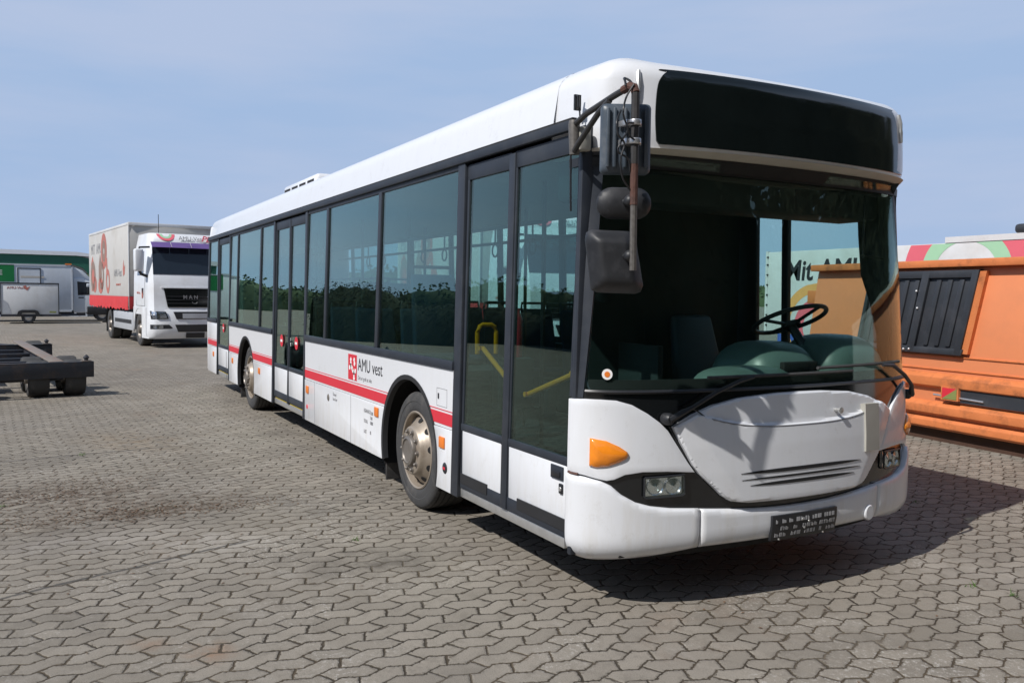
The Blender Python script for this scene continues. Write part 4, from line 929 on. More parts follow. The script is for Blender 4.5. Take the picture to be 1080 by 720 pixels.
# ------------------------------------------------------------ articulated-cab lorry with swap body, facing the camera
def make_lorry(loc, rz, label, visor):
    T = empty('box_lorry', loc, rz, label, 'lorry')
    # frame: front bumper face at x=0, y from -1.25 (its right) to 1.25
    def fx(z):    # front face profile of the cab
        return lerp(z, [.25, .5, 1.0, 1.2, 1.8, 2.1, 2.9, 3.1, 3.33], [-.05, .0, -.01, -.06, -.12, -.20, -.52, -.55, -.80])
    cab = MB(); rows = []
    for z in (.95, 1.15, 1.2, 1.5, 1.8, 2.08, 2.5, 2.9, 3.05, 3.2, 3.29, 3.33):
        w_ = lerp(z, [.95, 2.1, 2.9, 3.33], [1.22, 1.20, 1.14, 1.05]); f = fx(z); row = []
        for y, dx in ((-w_, -2.25), (-w_, -.45), (-w_*.985, -.20), (-w_*.90, -.05), (-w_*.6, 0), (0, .03), (w_*.6, 0), (w_*.90, -.05), (w_*.985, -.20), (w_, -.45), (w_, -2.25)):
            row.append((f+dx if dx > -2 else -2.25, y, z if dx > -2 else min(z, 3.33)))
        rows.append(row)
    cab.grid(rows); cab.f.append(tuple(len(cab.v)-11+i for i in range(11))); cab.mi.append(0)
    cab.add([r_[0] for r_ in rows]+[r_[-1] for r_ in rows], [tuple(range(len(rows)))+tuple(range(2*len(rows)-1, len(rows)-1, -1))])
    cb_ = cab.build('cab', TWHITE, T, ang=40)
    def ff(y, z, h):  # point on the front face
        w_ = 1.2; a = abs(y)/w_; dx = lerp(a, [0, .6, .9, .985, 1.0], [.03, 0, -.05, -.20, -.45]); return (fx(z)+dx+h, y, z)
    def fpan(name, poly, lo, hi, m, par=T, bevel=0): return conform(MB(), poly, ff, lo, hi, .1).build(name, m, par, bevel)
    fpan('windscreen', [(-1.08, 2.12), (1.08, 2.12), (1.04, 2.92), (-1.04, 2.92)], 0, .012, TGLASS)
    v = MB()
    for y0, y1 in ((-1.08, -.56), (-.54, -.01), (.01, .54), (.56, 1.08)): conform(v, [(y0, 2.90), (y1, 2.90), (y1, 3.06), (y0, 3.06)], lambda y, z, h: (ff(y, z, h)[0]+.24-(z-2.9)*1.2, y, z), -.01, .01, .15)
    v.build('sun_visor', visor, T)
    fpan('black_grille', [(-.83, 1.72), (.83, 1.72), (.74, 1.18), (-.74, 1.18)], .01, .03, GLOSSB)
    mb = MB()
    for z in (1.28, 1.38, 1.48): conform(mb, [(-.76, z), (.76, z), (.76, z+.02), (-.76, z+.02)], ff, .03, .045, .2)
    mb.build('grille_bar', BLACKP, T)
    fpan('grille_surround', [(-.90, 1.76), (.90, 1.76), (.90, 1.725), (-.90, 1.725)], .0, .035, TWHITE)
    o_ = Vector(ff(-.32, 1.42, .055))
    text('maker_letters', 'M A N', .15, TEXTG, T, (o_, (0, 1, 0), (0, 0, 1)), .004, 1.0, .003)
    text('small_badge', 'TGX', .10, TEXTW, T, (Vector(ff(.36, 1.43, .05)), (0, 1, 0), (0, 0, 1)), .003)
    MB().tube([tuple(Vector(ff(0, 1.335, .05))+Vector((0, .07*math.cos(R(a)), .05*math.sin(R(a))))) for a in range(180, 361, 20)], .008, 5).build('emblem_arc', TEXTG, T)
    # bumper block
    mb = MB(); rows = []
    for z, o in ((.27, -.06), (.33, 0), (.55, .03), (.80, .02), (1.10, 0), (1.17, -.03)):
        rows.append([(-1.0 if abs(y) > 1.24 else fx(z)+o+{0: .04, .7: .01, 1.05: -.06, 1.2: -.22}[abs(y)], y, z) for y in (-1.25, -1.2, -1.05, -.7, 0, .7, 1.05, 1.2, 1.25)])
    mb.grid(rows)
    for z0 in (0, len(rows)-1): pass
    bu = mb.build('bumper', TWHITE, T, ang=45)
    def bf(y, z, h): a = abs(y); return (fx(z)+.02+lerp(a, [0, .7, 1.05, 1.2, 1.25], [.04, .01, -.06, -.22, -.9])+h, y, z)
    def bp(name, poly, m, lo=-.005, hi=.015): return conform(MB(), poly, bf, lo, hi, .08).build(name, m, T)
    bp('lower_grille', [(-.60, 1.05), (.60, 1.05), (.56, .84), (-.52, .84)], BLACKP); bp('name_board', [(-.35, 1.0), (.35, 1.0), (.35, .86), (-.35, .86)], TGREY, .01, .03)
    bp('lower_grille', [(-.56, .68), (.56, .68), (.48, .47), (-.48, .47)], BLACKP)
    bp('plate_holder', [(-.26, .44), (.26, .44), (.26, .29), (-.26, .29)], BLACKP, .0, .03)
    for s in (-1, 1):
        q = [(s*1.19, 1.07), (s*.80, 1.05), (s*.73, .85), (s*1.17, .84)]; h = bp('headlight', q if s < 0 else q[::-1], BLACKP)
        conform(MB(), [(s*1.16, 1.05), (s*.83, 1.03), (s*.77, .87), (s*1.14, .86)][::s*-1 or 1], bf, .012, .03, .06).build('lamp_cluster', CHROME, h)
        q = [(s*1.19, .68), (s*.72, .68), (s*.62, .58), (s*.70, .56), (s*1.19, .55)]; h = bp('fog_lamp', q if s < 0 else q[::-1], BLACKP)
        conform(MB(), [(s*1.12, .66), (s*.88, .66), (s*.88, .57), (s*1.12, .57)][::s*-1 or 1], bf, .012, .03, .06).build('lamp_cluster', CHROME, h)
        # mirrors: tall housing on two arms
        lbox(T, 'mirror_housing', TWHITE, -.62, -.38, s*1.30 if s > 0 else -1.54, s*1.54 if s > 0 else -1.30, 2.20, 2.84, .05, 3)
        lbox(T, 'mirror_glass', MIRK, -.632, -.618, min(s*1.33, s*1.51), max(s*1.33, s*1.51), 2.24, 2.80)
        MB().tube([(-.48, s*1.12, 2.90), (-.45, s*1.40, 2.88), (-.46, s*1.42, 2.80)], .03, 6).tube([(-.48, s*1.16, 2.05), (-.45, s*1.36, 2.12), (-.46, s*1.42, 2.25)], .045, 6).build('mirror_arm', BLACKP, T)
        # side window, door seam, handle, step trim
        sy = lambda z: lerp(z, [.95, 2.1, 2.9, 3.33], [1.22, 1.20, 1.14, 1.05])
        conform(MB(), [(-.95+.0, 2.10), (-1.75, 2.10), (-1.75, 2.80), (-1.05, 2.80)], lambda x, z, h: (x, s*(sy(z)+h), z), 0, .008, .2).build('side_window', TGLASS, T)
        mb = MB()
        for (xa, za, xb, zb) in ((-.72, 1.2, -.74, 2.1), (-1.82, 1.2, -1.82, 2.85), (-.72, 1.2, -1.82, 1.2)): mb.tube([(xa, s*(sy(za)+.001), za), (xb, s*(sy(zb)+.001), zb)], .006, 4)
        mb.build('door_seam', BLACKP, T); lbox(T, 'door_handle', BLACKP, -1.10, -.92, min(s*1.19, s*1.225), max(s*1.19, s*1.225), 1.52, 1.72, .01)
        # wheel arch skirt in front and behind the front wheel
        mb = MB(); pl_ = [(-.5, .35), (-.5, 1.16), (-2.25, 1.16), (-2.25, .40)]+[(-1.55+.60*math.cos(t), .52+.60*math.sin(t)) for t in [math.pi-.05-(math.pi-.1)*k/16 for k in range(17)]]
        mb.prism(pl_, 0, .04, lambda x, z, h: (x, s*(1.19+h), z)); mb.build('wheel_arch_panel', TWHITE, T)
        lbox(T, 'arch_liner', DARK, -2.15, -.9, min(s*.6, s*1.18), max(s*.6, s*1.18), 1.0, 1.12)
        lbox(T, 'side_fairing', TGREY, -5.45, -2.35, min(s*1.20, s*1.23), max(s*1.20, s*1.23), .42, .98, .03)
        lbox(T, 'fairing_recess', BLACKP, -5.2, -2.55, min(s*1.215, s*1.236), max(s*1.215, s*1.236), .62, .74)
        W(T, (-1.55, s*1.20, .50), .50, .30, s); W(T, (-6.15, s*1.22, .50), .50, .30, s); W(T, (-6.15, s*.88, .50), .50, .28, s)
        MB().lathe((-6.15, s*.9, .5), (0, s, 0), [(.58, 0), (.58, .35)], 20, e1=(1, 0, 0), a0=R(0), a1=R(180)).build('mudguard', BLACKP, T)
        lbox(T, 'mud_flap', RUBBER, -6.85, -6.82, min(s*.7, s*1.22), max(s*.7, s*1.22), .22, .75)
        MB().tube([(-6.9, s*1.23, .55), (-6.9, s*1.34, .55)], .035, 6).build('side_marker_arm', BLACKP, T)
    lbox(T, 'chassis_frame', CHASS, -9.4, -.6, -.42, .42, .62, .92); lbox(T, 'underbody', DARK, -2.2, -.3, -1.1, 1.1, .45, 1.0)
    lbox(T, 'cross_bearer', CHASS, -9.3, -2.7, -1.1, 1.1, .96, 1.06); lbox(T, 'battery_box', CHASS, -5.3, -2.5, -1.1, 1.1, .45, .9)
    MB().tube([(-1.7, -.6, 3.3), (-1.72, -.6, 3.95)], .010, 5).build('aerial', BLACKP, T)
    # lettering and emblems on the cab roof
    def above(name, poly, m, h=.006): return conform(MB(), poly, ff, 0, h, .05).build(name, m, T)
    def half_ring(r0, r1, cy=-.62, cz=3.31):
        n = 16; return [(cy+r1*math.cos(R(180+180*k/n)), cz+r1*.82*math.sin(R(180+180*k/n))) for k in range(n+1)]+[(cy+r0*math.cos(R(360-180*k/n)), cz+r0*.82*math.sin(R(360-180*k/n))) for k in range(n+1)]
    above('red_arc', half_ring(.17, .25), LRED); above('green_arc', half_ring(.10, .168), LGREEN)
    yd = Vector((-.36, 0, 1)).normalized()
    text('roof_lettering', 'AMU-Vest', .17, TEXTG, T, (Vector(ff(-.30, 3.14, .03)), (0, 1, 0), yd), .002)
    text('roof_lettering', 'TRANSPORT', .07, TEXTG, T, (Vector(ff(-.30, 3.065, .25)), (0, 1, 0), yd), .002)
    text('roof_script', 'Plus', .26, LRED, T, (Vector(ff(.34, 3.13, .03)), (0, 1, -.12), yd), .004, 1, .006, .35)
    text('door_lettering', 'AMU-Vest', .10, PINK, T, ((-1.75, -1.225, 1.55), (1, 0, 0), (0, 0, 1)), .002)
    MB().prism([(0, 0), (.10, .02), (.16, .16), (.08, .12), (.05, .25), (-.02, .12)], 0, .004, lambda a, b, h: (-1.05+a, -1.226-h, 1.42+b)).build('door_emblem', PINK, T)
    # swap body: tarpaulin box with printed shapes and the red sheet below
    lbox(T, 'swap_body', TARP, -9.85, -2.62, -1.27, 1.27, 1.45, 3.72, .03)
    mb = MB()
    for x in (-2.64, -9.83): mb.box(x-.03, x+.03, -1.285, -1.25, 1.06, 3.74)
    mb.box(-9.86, -2.61, -1.283, -1.25, 3.66, 3.74); mb.box(-2.60, -2.57, -1.27, 1.27, 3.64, 3.74); mb.build('body_frame', SKIN, T, .008)
    mb = MB(); n = 60; rows = []
    for k in range(n+1):
        x = -9.83+7.2*k/n; rows.append([(x, -1.288-.012*math.sin(k*1.9), 1.46), (x, -1.292-.02*math.sin(k*2.3+1), 1.25), (x, -1.285-.03*math.sin(k*1.7), 1.06+.035*math.sin(k*1.3)+.02*math.sin(k*2.9))])
    mb.grid(rows); rows = [[(-2.60, -1.28+2.56*k/20, 1.46), (-2.585+.01*math.sin(k*2), -1.28+2.56*k/20, 1.2), (-2.59, -1.28+2.56*k/20, 1.06+.03*math.sin(k*1.7))] for k in range(21)]; mb.grid(rows)
    mb.build('red_side_sheet', TARPR, T)
    def side(name, poly, m, h=.006):
        return MB().prism(poly, 0, h, lambda x, z, q: (x, -1.271-q, z)).build(name, m, T)
    def ann(cx, cz, rx, rz_, m, name, k=.55):
        mb = MB(); n = 28; a = [(cx+rx*math.cos(2*math.pi*i/n), -1.276, cz+rz_*math.sin(2*math.pi*i/n)) for i in range(n)]; b = [(cx+rx*k*math.cos(2*math.pi*i/n), -1.276, cz+rz_*k*math.sin(2*math.pi*i/n)) for i in range(n)]
        mb.add(a+b, [(i, (i+1) % n, n+(i+1) % n, n+i) for i in range(n)]); return mb.build(name, m, T)
    text('box_lettering', 'MIT  AMU', .52, TEXTG, T, ((-9.5, -1.272, 2.95), (1, 0, 0), (0, 0, 1)), .003, 1.0)
    ann(-6.85, 3.0, .55, .62, PINK, 'printed_ring', .62); ann(-6.85, 3.0, .33, .37, BROWN, 'printed_ring', .3)
    side('printed_swoosh', [(-6.6, 2.7), (-6.25, 2.75), (-6.2, 2.3), (-6.45, 2.05), (-6.4, 2.4)], PINK)
    for cx, cz, rx, rz_, k in ((-9.1, 2.15, .50, .55, .5), (-8.75, 1.85, .38, .30, .4), (-7.3, 2.15, .42, .50, .5), (-7.55, 1.80, .45, .28, .4), (-6.15, 1.95, .35, .42, .55)): ann(cx, cz, rx, rz_, BROWN if k == .5 else PINK, 'printed_ring', k)
    side('printed_figure', [(-7.9, 2.5), (-7.6, 2.95), (-7.35, 2.6), (-7.2, 1.6), (-7.95, 1.6)], BROWN, .003)
    side('printed_figure', [(-9.5, 2.6), (-9.2, 2.9), (-8.8, 2.5), (-8.5, 1.65), (-9.45, 1.6)], PINK, .003)
    text('box_lettering', 'AMU-Vest', .34, TEXTG, T, ((-5.0, -1.272, 2.10), (1, 0, 0), (0, 0, 1)), .003, .85)
    text('box_lettering', 'www.amu-vest', .14, PINK, T, ((-4.7, -1.272, 1.80), (1, 0, 0), (0, 0, 1)), .003, .9)
    MB().prism([(0, 0), (.22, .05), (.30, .35), (.16, .25), (.08, .5), (-.06, .22)], 0, .004, lambda a, b, h: (-3.5+a, -1.272-h, 2.1+b)).build('box_emblem', PINK, T)
    return T
a65 = R(6.5); fr_ = Vector((-22.4, -1.22, 0))+1.25*Vector((-math.sin(a65), math.cos(a65), 0))
make_lorry(fr_, a65, 'white lorry with purple visor and faded tarpaulin box with red skirt, parked behind the bus', PURPLE)
make_lorry((-11.2, 6.0, 0), R(-6), 'white lorry on the far side of the bus, seen only through its windows', TWHITE)

# ------------------------------------------------------------ empty container chassis at the left
CH = empty('container_chassis', (-11.1+2.5*math.sin(R(6.5)), -3.08-2.5*math.cos(R(6.5)), 0), R(6.5), 'low empty dark container chassis trailer with bare steel frame and twistlock pins', 'trailer')
for nm, x in (('rear_bolster', 0), ('front_bolster', -4.95)):
    mb = MB(); mb.box(x-.10, x+.0, -.04 if x else 0, 2.5, .30, .315); mb.box(x-.10, x, 0, 2.5, .525, .54); mb.box(x-.012 if not x else x-.05, x-.0 if not x else x-.035, 0, 2.5, .31, .53); mb.box(x-.14, x+.015, -.006, .008, .29, .55); mb.build(nm, CHASS, CH, .004)
    for y in (.10, 2.40):
        MB().box(x-.11, x-.01, y-.07, y+.07, .541, .556).build('corner_plate', TOPST, CH, .004)
        MB().lathe((x-.055, y, .556), (0, 0, 1), [(.030, 0), (.030, .03), (.045, .035), (.045, .05), (.012, .085), (.0001, .088)], 12).build('twistlock_pin', CHASS, CH)
for y in (.42, 2.0):
    mb = MB(); mb.box(-6.4, -.10, y-.012, y+.012, .30, .53); mb.box(-6.4, -.10, y-.09, y+.09, .26, .28); mb.build('main_beam', CHASS, CH, .003)
    MB().box(-6.4, -.10, y-.10, y+.10, .532, .548).build('beam_flange', TOPST, CH, .003)
for x in (-.95, -1.75, -2.9, -4.0, -5.9): MB().box(x-.05, x+.05, .1 if x in (-1.75,) else .52, 2.4 if x == -1.75 else 1.9, .34, .50).build('cross_member', CHASS, CH, .004)
for x in (-1.35, -2.4): MB().box(x-.3, x+.3, .56, 1.0, .50, .52).build('deck_plate', TOPST, CH, .003)
for x in (-.32, -1.15):
    MB().tube([(x, .1, .28), (x, 2.4, .28)], .05, 10).build('axle', CHASS, CH)
    for y in (.10, .62, 1.62, 2.12): W(CH, (x, y, .28), .28, .28, -1)
MB().box(-6.3, -4.5, .9, 1.1, .36, .5).build('drawbar_tunnel', CHASS, CH)
MB().tube([(-6.2, .5, .42), (-8.2, 1.21, .42), (-6.2, 1.92, .42)], .05, 8).build('drawbar', CHASS, CH)
for x in (-5.2, -6.0):
    for y in (.10, 2.12): W(CH, (x, y, .28), .28, .28, -1)
lbox(CH, 'tail_reflector', PINK, -5.0, -4.8, .6, 1.2, .55, .56)

# ------------------------------------------------------------ small box trailer and luton van in front of the hall
BT = empty('box_trailer', (-43, -5.75, 0), 0, 'small white box trailer with dark top edge, parked before the big white van', 'trailer')
lbox(BT, 'box_body', SKIN, -1.9, 0, 0, 2.42, .44, 1.93, .03)
mb = MB(); mb.box(-1.9, .02, -.015, 2.44, 1.90, 1.955); mb.box(-.03, .02, 2.40, 2.44, .44, 1.93); mb.box(-.03, .02, -.015, .02, .44, 1.93); mb.build('edge_trim', FRAME, BT)
lbox(BT, 'floor_frame', CHASS, -1.9, .015, 0, 2.5, .34, .44)
text('side_lettering', 'AMU-Vest', .17, PINK, BT, ((.004, .26, 1.66), (0, 1, 0), (0, 0, 1)), .002); MB().prism([(0, .10), (.12, .16), (.16, .05), (.30, .10), (.18, -.10), (.08, -.02)], 0, .004, lambda a, b, h: (.003+h, .92+a, 1.68+b)).build('side_emblem', PINK, BT)
text('door_patch', ' ', .1, PINK, BT, ((0, 0, 0), (0, 1, 0), (0, 0, 1))) if False else None
MB().prism([(.10, .5), (.10, 1.15), (.28, 1.0), (.38, .7), (.42, .5)], 0, .004, lambda a, b, h: (.003+h, a, b)).build('grey_patch', TGREY, BT)
lbox(BT, 'rating_plate', OLIVE, .003, .012, 2.02, 2.3, .52, .60)
for x, s in ((-.02, 1), (-1.9, -1)):
    q = empty('wheel', (x, 1.13, .30)); q.parent = BT
    MB().lathe((0, 0, 0), (s, 0, 0), [(.18, -.2), (.29, -.2), (.30, -.03), (.28, 0), (.17, 0)], 24).build('tyre', RUBBER, q); MB().lathe((0, 0, 0), (s, 0, 0), [(.17, 0), (.15, -.04), (.08, -.01), (.0001, .02)], 20).build('rim', CLAMP, q)
MB().prism([(.62, .34), (.72, .60), (.86, .66), (1.40, .66), (1.54, .60), (1.66, .34), (1.48, .34), (1.40, .52), (.88, .52), (.80, .34)], 0, .10, lambda a, b, h: (-.03+h, a, b)).build('mudguard', BLACKP, BT)
MB().tube([(-.95, 2.4, .40), (-.95, 3.45, .42)], .05, 8).tube([(-.4, 2.4, .38), (-.95, 3.3, .40)], .04, 8).box(-1.05, -.85, 3.2, 3.6, .36, .5).build('drawbar', CHASS, BT)

LV = empty('luton_van', (-46, -8.2, 0), 0, 'large white box van with green panel and side door, behind the small box trailer', 'van')
lbox(LV, 'cargo_box', SKINB, -2.3, 0, 0, 5.53, .50, 2.90, .02)
mb = MB(); mb.box(-2.3, .02, -.01, 5.54, 2.84, 2.93); mb.box(-.02, .02, 5.48, 5.55, .5, 2.9); mb.box(-.02, .02, 0, 5.55, .50, .58); mb.build('box_edge_trim', HALLW, LV)
mb = MB(); mb.box(0, .03, 3.06, 3.10, .6, 2.70); mb.box(0, .03, 4.06, 4.10, .6, 2.70); mb.box(0, .03, 3.06, 4.10, 2.68, 2.73); mb.build('side_door_frame', FRAME, LV)
lbox(LV, 'side_door', SKINB, 0, .018, 3.10, 4.06, .6, 2.68); lbox(LV, 'door_smear', BEIGE, .018, .022, 3.2, 4.25, 2.22, 2.32)
lbox(LV, 'green_panel', GREENP, 0, .02, .9, 2.93, 2.02, 2.87); text('panel_lettering', 'TE', .34, TEXTW, LV, ((.024, 2.05, 2.36), (0, 1, 0), (0, 0, 1)), .002)
cabp = [(5.56, .45), (5.56, 2.25), (5.95, 2.28), (6.55, 2.0), (7.0, 1.45), (7.75, 1.25), (7.95, .95), (7.95, .45)]
MB().prism(cabp, -2.05, -.10, lambda a, b, h: (h, a, b)).build('cab', SKINB, LV, .05, 3)
MB().prism([(5.56, 2.2), (5.56, 2.85), (6.0, 2.65), (6.5, 2.15), (6.3, 2.1)], -1.9, -.25, lambda a, b, h: (h, a, b)).build('roof_deflector', SKINB, LV, .04, 3)
MB().prism([(5.85, 1.42), (5.82, 2.02), (6.30, 1.98), (6.70, 1.50)], 0, .01, lambda a, b, h: (-.10+h, a, b)).build('side_window', TGLASS, LV)
MB().prism([(5.78, 1.36), (5.75, 2.08), (6.33, 2.04), (6.80, 1.44)], 0, .006, lambda a, b, h: (-.10+h, a, b)).build('window_surround', BLACKP, LV)
lbox(LV, 'door_mirror', BLACKP, -.08, .2, 6.2, 6.32, 1.45, 1.92, .03); lbox(LV, 'mirror_cap', SKINB, -.06, .22, 6.18, 6.34, 1.8, 1.98, .03)
lbox(LV, 'lower_cladding', BLACKP, -2.1, -.06, 6.2, 7.97, .35, .78, .03); lbox(LV, 'chassis_frame', CHASS, -1.9, -.3, .2, 5.6, .35, .5); lbox(LV, 'door_handle', BLACKP, -.10, -.08, 5.8, 6.05, 1.22, 1.27)
for y in (1.4, 6.9):
    for x, s in ((-.12, 1), (-2.03, -1)):
        q = empty('wheel', (x, y, .36)); q.parent = LV
        MB().lathe((0, 0, 0), (s, 0, 0), [(.2, -.2), (.34, -.2), (.36, -.03), (.34, 0), (.2, 0)], 24).build('tyre', RUBBER, q); MB().lathe((0, 0, 0), (s, 0, 0), [(.2, 0), (.18, -.04), (.08, -.01), (.0001, .02)], 20).build('rim', CLAMP, q)
lbox(LV, 'clearance_lamp', AMBERS, .0, .04, 5.2, 5.5, 2.93, 3.0)

HL = empty('green_trimmed_hall', (-55, -30, 0), 0, 'long low pale hall with white roof edge and dark green sloping fascia', 'building')
lbox(HL, 'wall', HALLW, -14, 0, 22, 28.3, 0, 3.4)
fz = [(21.7, 3.30), (27.6, 3.30), (28.05, 3.15), (28.9, 2.2), (28.9, 1.2), (29.35, 1.2), (29.35, 2.45), (28.4, 3.72), (27.7, 3.86), (21.7, 3.86)]
MB().prism([(a, b-.14) for a, b in fz], .0, .5, lambda a, b, h: (h, a, b)).build('green_fascia', GREENB, HL)
MB().prism([(21.6, 3.722), (27.7, 3.722), (29.0, 3.65), (29.0, 3.78), (27.8, 3.95), (21.6, 4.0)], -14, .6, lambda a, b, h: (h, a, b)).build('roof_edge', ROOFW, HL)
mb = MB()
for k in range(9): mb.box(0, .02, 22.2+.7*k, 22.23+.7*k, 0, 3.15)
mb.build('cladding_seam', TGREY, HL)
lbox(HL, 'roller_door', TGREY, .02, .06, 22.4, 23.4, 0, 3.0); lbox(HL, 'strip_window', TGLASS, .02, .05, 24, 26, 1.9, 2.7)

# ------------------------------------------------------------ orange container to the right
OC = empty('orange_container', (-4.75, 5.57, 0), -math.atan(.12), 'orange steel compactor container with black ribbed door and rusty lower ribs', 'container')
L = 6.4
body = [(-.25, .20), (L, .20), (L, 2.02), (.05, 2.02)]
def oy(a, b, h): return (a, h, b)
MB().prism(body, .03, 2.3, oy).build('container_body', ORANGE, OC, .01)
MB().box(.0, L+.05, -.07, 2.36, 2.02, 2.105).build('top_rail', ORUST, OC, .012)
lbox(OC, 'end_socket', ORUST, -.24, -.02, .1, .5, 1.58, 1.76, .01)
mb = MB()
for z0, z1, d in ((.66, .76, .07), (.34, .43, .07), (.18, .25, .04)): mb.prism([(z0-.03, 0), (z0, d), (z1, d), (z1+.05, 0)], -.22, L, lambda a, b, h: (h, .03-b, a))
mb.build('side_rib', ORUST, OC, .006)
mb = MB()
for z in (.845, 1.0): mb.box(-.18, L, .015, .032, z, z+.012)
mb.build('pressed_line', ORUST, OC)
bd = empty('ribbed_door'); bd.parent = OC
def slant(x0, x1, z0, z1, y0, y1, sl=-.22):
    return [(x0+sl*(2.0-z1), y0, z1), (x1+sl*(2.0-z1), y0, z1), (x1+sl*(2.0-z0), y0, z0), (x0+sl*(2.0-z0), y0, z0)], [(x0+sl*(2.0-z1), y1, z1), (x1+sl*(2.0-z1), y1, z1), (x1+sl*(2.0-z0), y1, z0), (x0+sl*(2.0-z0), y1, z0)]
MB().hexa(*slant(1.05, 2.60, 1.03, 1.985, -.005, .035)).build('door_plate', BLKST, bd, .004)
mb = MB()
for x0, x1 in ((1.05, 1.10), (1.86, 1.96), (2.52, 2.60)): mb.hexa(*slant(x0, x1, 1.03, 1.985, -.045, .0))
mb.hexa(*slant(1.05, 2.60, 1.90, 1.985, -.043, .0)); mb.hexa(*slant(1.05, 2.62, 1.03, 1.10, -.043, .0)); mb.build('door_frame', BLKST, bd, .005)
mb = MB()
for k in range(9):
    x0 = 1.14+.152*k
    if abs(x0+.04-1.91) < .09: continue
    mb.hexa(*slant(x0+.01, x0+.075, 1.12, 1.88, -.028, .0))
mb.build('door_rib', BLKST, bd, .012)
for x, z in ((1.78, 1.75), (1.80, 1.55), (1.62, 1.06), (1.70, 1.065)): MB().ball((x, -.05, z), .016, 8).build('door_bolt', CLAMP, bd)
MB().hexa(*slant(2.60, 2.68, 1.05, 1.97, -.02, .03)).build('door_edge_bracket', ORUST, bd)
MB().prism([(2.20, .50), (2.26, .62), (2.50, .68), (L-.3, .68), (L-.3, .50)], -.012, .03, oy).build('black_recess', BLKST, OC)
tr_ = empty('warning_triangle'); tr_.parent = OC
MB().prism([(2.19, .53), (2.38, .655), (2.19, .655)], -.052, -.046, oy).build('red_half', RED, tr_); MB().prism([(2.19, .53), (2.38, .53), (2.38, .655)], -.052, -.046, oy).build('olive_half', OLIVE, tr_)
MB().box(2.17, 2.40, -.046, .03, .515, .67).build('triangle_plate', ORUST, tr_)
lbox(OC, 'skid', RUSTD, -.1, L, .12, .35, .0, .20); lbox(OC, 'skid', RUSTD, -.1, L, 1.9, 2.1, .0, .20); lbox(OC, 'floor_beam', RUSTD, 0, L, .08, 2.2, .12, .20)
MB().tube([(2.05, -.02, .56), (2.7, -.02, .545)], .012, 6).build('side_hook_rail', CLAMP, OC)

# ------------------------------------------------------------ long white trailer behind it
ST = empty('box_semitrailer', (-9.02, 9.0, 0), 0, 'long white box trailer with dark slogan and red-green rings, behind the orange container', 'trailer')
lbox(ST, 'trailer_body', SKIN, 0, 13.6, 0, 2.5, .95, 2.565, .015)
mb = MB(); mb.box(-.01, .05, -.012, .05, .95, 2.58); mb.box(3.86, 13.6, -.012, .25, 2.567, 2.66); mb.box(-.01, 13.6, -.008, .05, 2.52, 2.58) if False else None; mb.build('top_rail', SKIN, ST)
mb = MB()
for z in (1.1, 1.3, 1.5, 1.7, 1.9, 2.1, 2.3, 2.45): mb.box(.035, .06, -.03, 0, z, z+.03)
mb.build('edge_rivets', TEXTK, ST)
text('slogan', 'Mit AMU', .545, TEXTK, ST, ((.50, -.002, 2.005), (1, 0, 0), (0, 0, 1)), .003, .93, .012, .10)
def disc(cx, cz, r0, r1, m, name, y, zmax=2.555, kx=1.08, xmin=None):
    n = 64; mb = MB(); vs = []
    for k in range(n):
        t0, t1 = 2*math.pi*k/n, 2*math.pi*(k+1)/n
        q = [(cx+r*kx*math.cos(t), min(zmax, cz+r*math.sin(t))) for t, r in ((t0, r0), (t0, r1), (t1, r1), (t1, r0))]
        if max(b for a, b in q)-min(b for a, b in q) < 1e-4: continue
        mb.add([(a, y, b) for a, b in q], [(0, 1, 2, 3)])
    return mb.build(name, m, ST)
def ring_z(cx, cz, r0, r1, m, name, y, zmax=2.555, kx=1.08):
    # strips in z so the clipped top stays exact
    mb = MB(); n = 50; z0, z1 = cz-r1, min(cz+r1, zmax)
    for k in range(n):
        a, b = z0+(z1-z0)*k/n, z0+(z1-z0)*(k+1)/n
        def hw(r, z): d = r*r-(z-cz)**2; return kx*math.sqrt(d) if d > 0 else 0
        for s in (-1, 1): mb.add([(cx+s*hw(r0, a), y, a), (cx+s*hw(r1, a), y, a), (cx+s*hw(r1, b), y, b), (cx+s*hw(r0, b), y, b)], [(0, 1, 2, 3)])
    return mb.build(name, m, ST)
cx = 4.21; ring_z(cx, 2.10, .70, 1.00, LRED, 'printed_red_ring', -.003); ring_z(cx, 2.10, .48, .70, LGREEN, 'printed_green_ring', -.0035); ring_z(cx, 2.10, 0, .20, LBLUE, 'printed_blue_dot', -.003)
cx = 1.30; ring_z(cx, 1.10, .66, .84, LORANGE, 'printed_orange_ring', -.003, kx=1.0); ring_z(cx, 1.10, .32, .54, LRED, 'printed_red_ring', -.003, kx=1.0)
lbox(ST, 'chassis_frame', CHASS, .3, 13.2, .5, 2.0, .7, .95); lbox(ST, 'roof_lamp', BLKST, 4.95, 5.25, .0, .25, 2.66, 2.80, .05, 3)
for x in (8.5, 9.8, 11.1): W(ST, (x, .05, .5), .5, .3, -1); W(ST, (x, 2.45, .5), .5, .3, 1)
for x in (2.5,):
    for y in (.3, 2.2): lbox(ST, 'landing_leg', CHASS, x-.06, x+.06, y-.06, y+.06, 0, .75)

BS = empty('blue_container', (-9.35, 12.2, 0), 0, 'blue container with white lettered sign, left of the slogan trailer, seen through the windscreen', 'container')
lbox(BS, 'container_body', LBLUE, -2.4, .35, 0, 2.2, .1, 1.75, .02); lbox(BS, 'sign_board', TEXTW, -.9, .30, -.02, 0, 1.78, 2.3); text('sign_letters', 'CE', .34, LBLUE, BS, ((-.35, -.024, 1.9), (1, 0, 0), (0, 0, 1)), .002)
mb = MB()
for k in range(12): mb.box(-2.3+.22*k, -2.22+.22*k, -.03, 0, .2, 1.7)
mb.build('container_rib', LBLUE, BS)

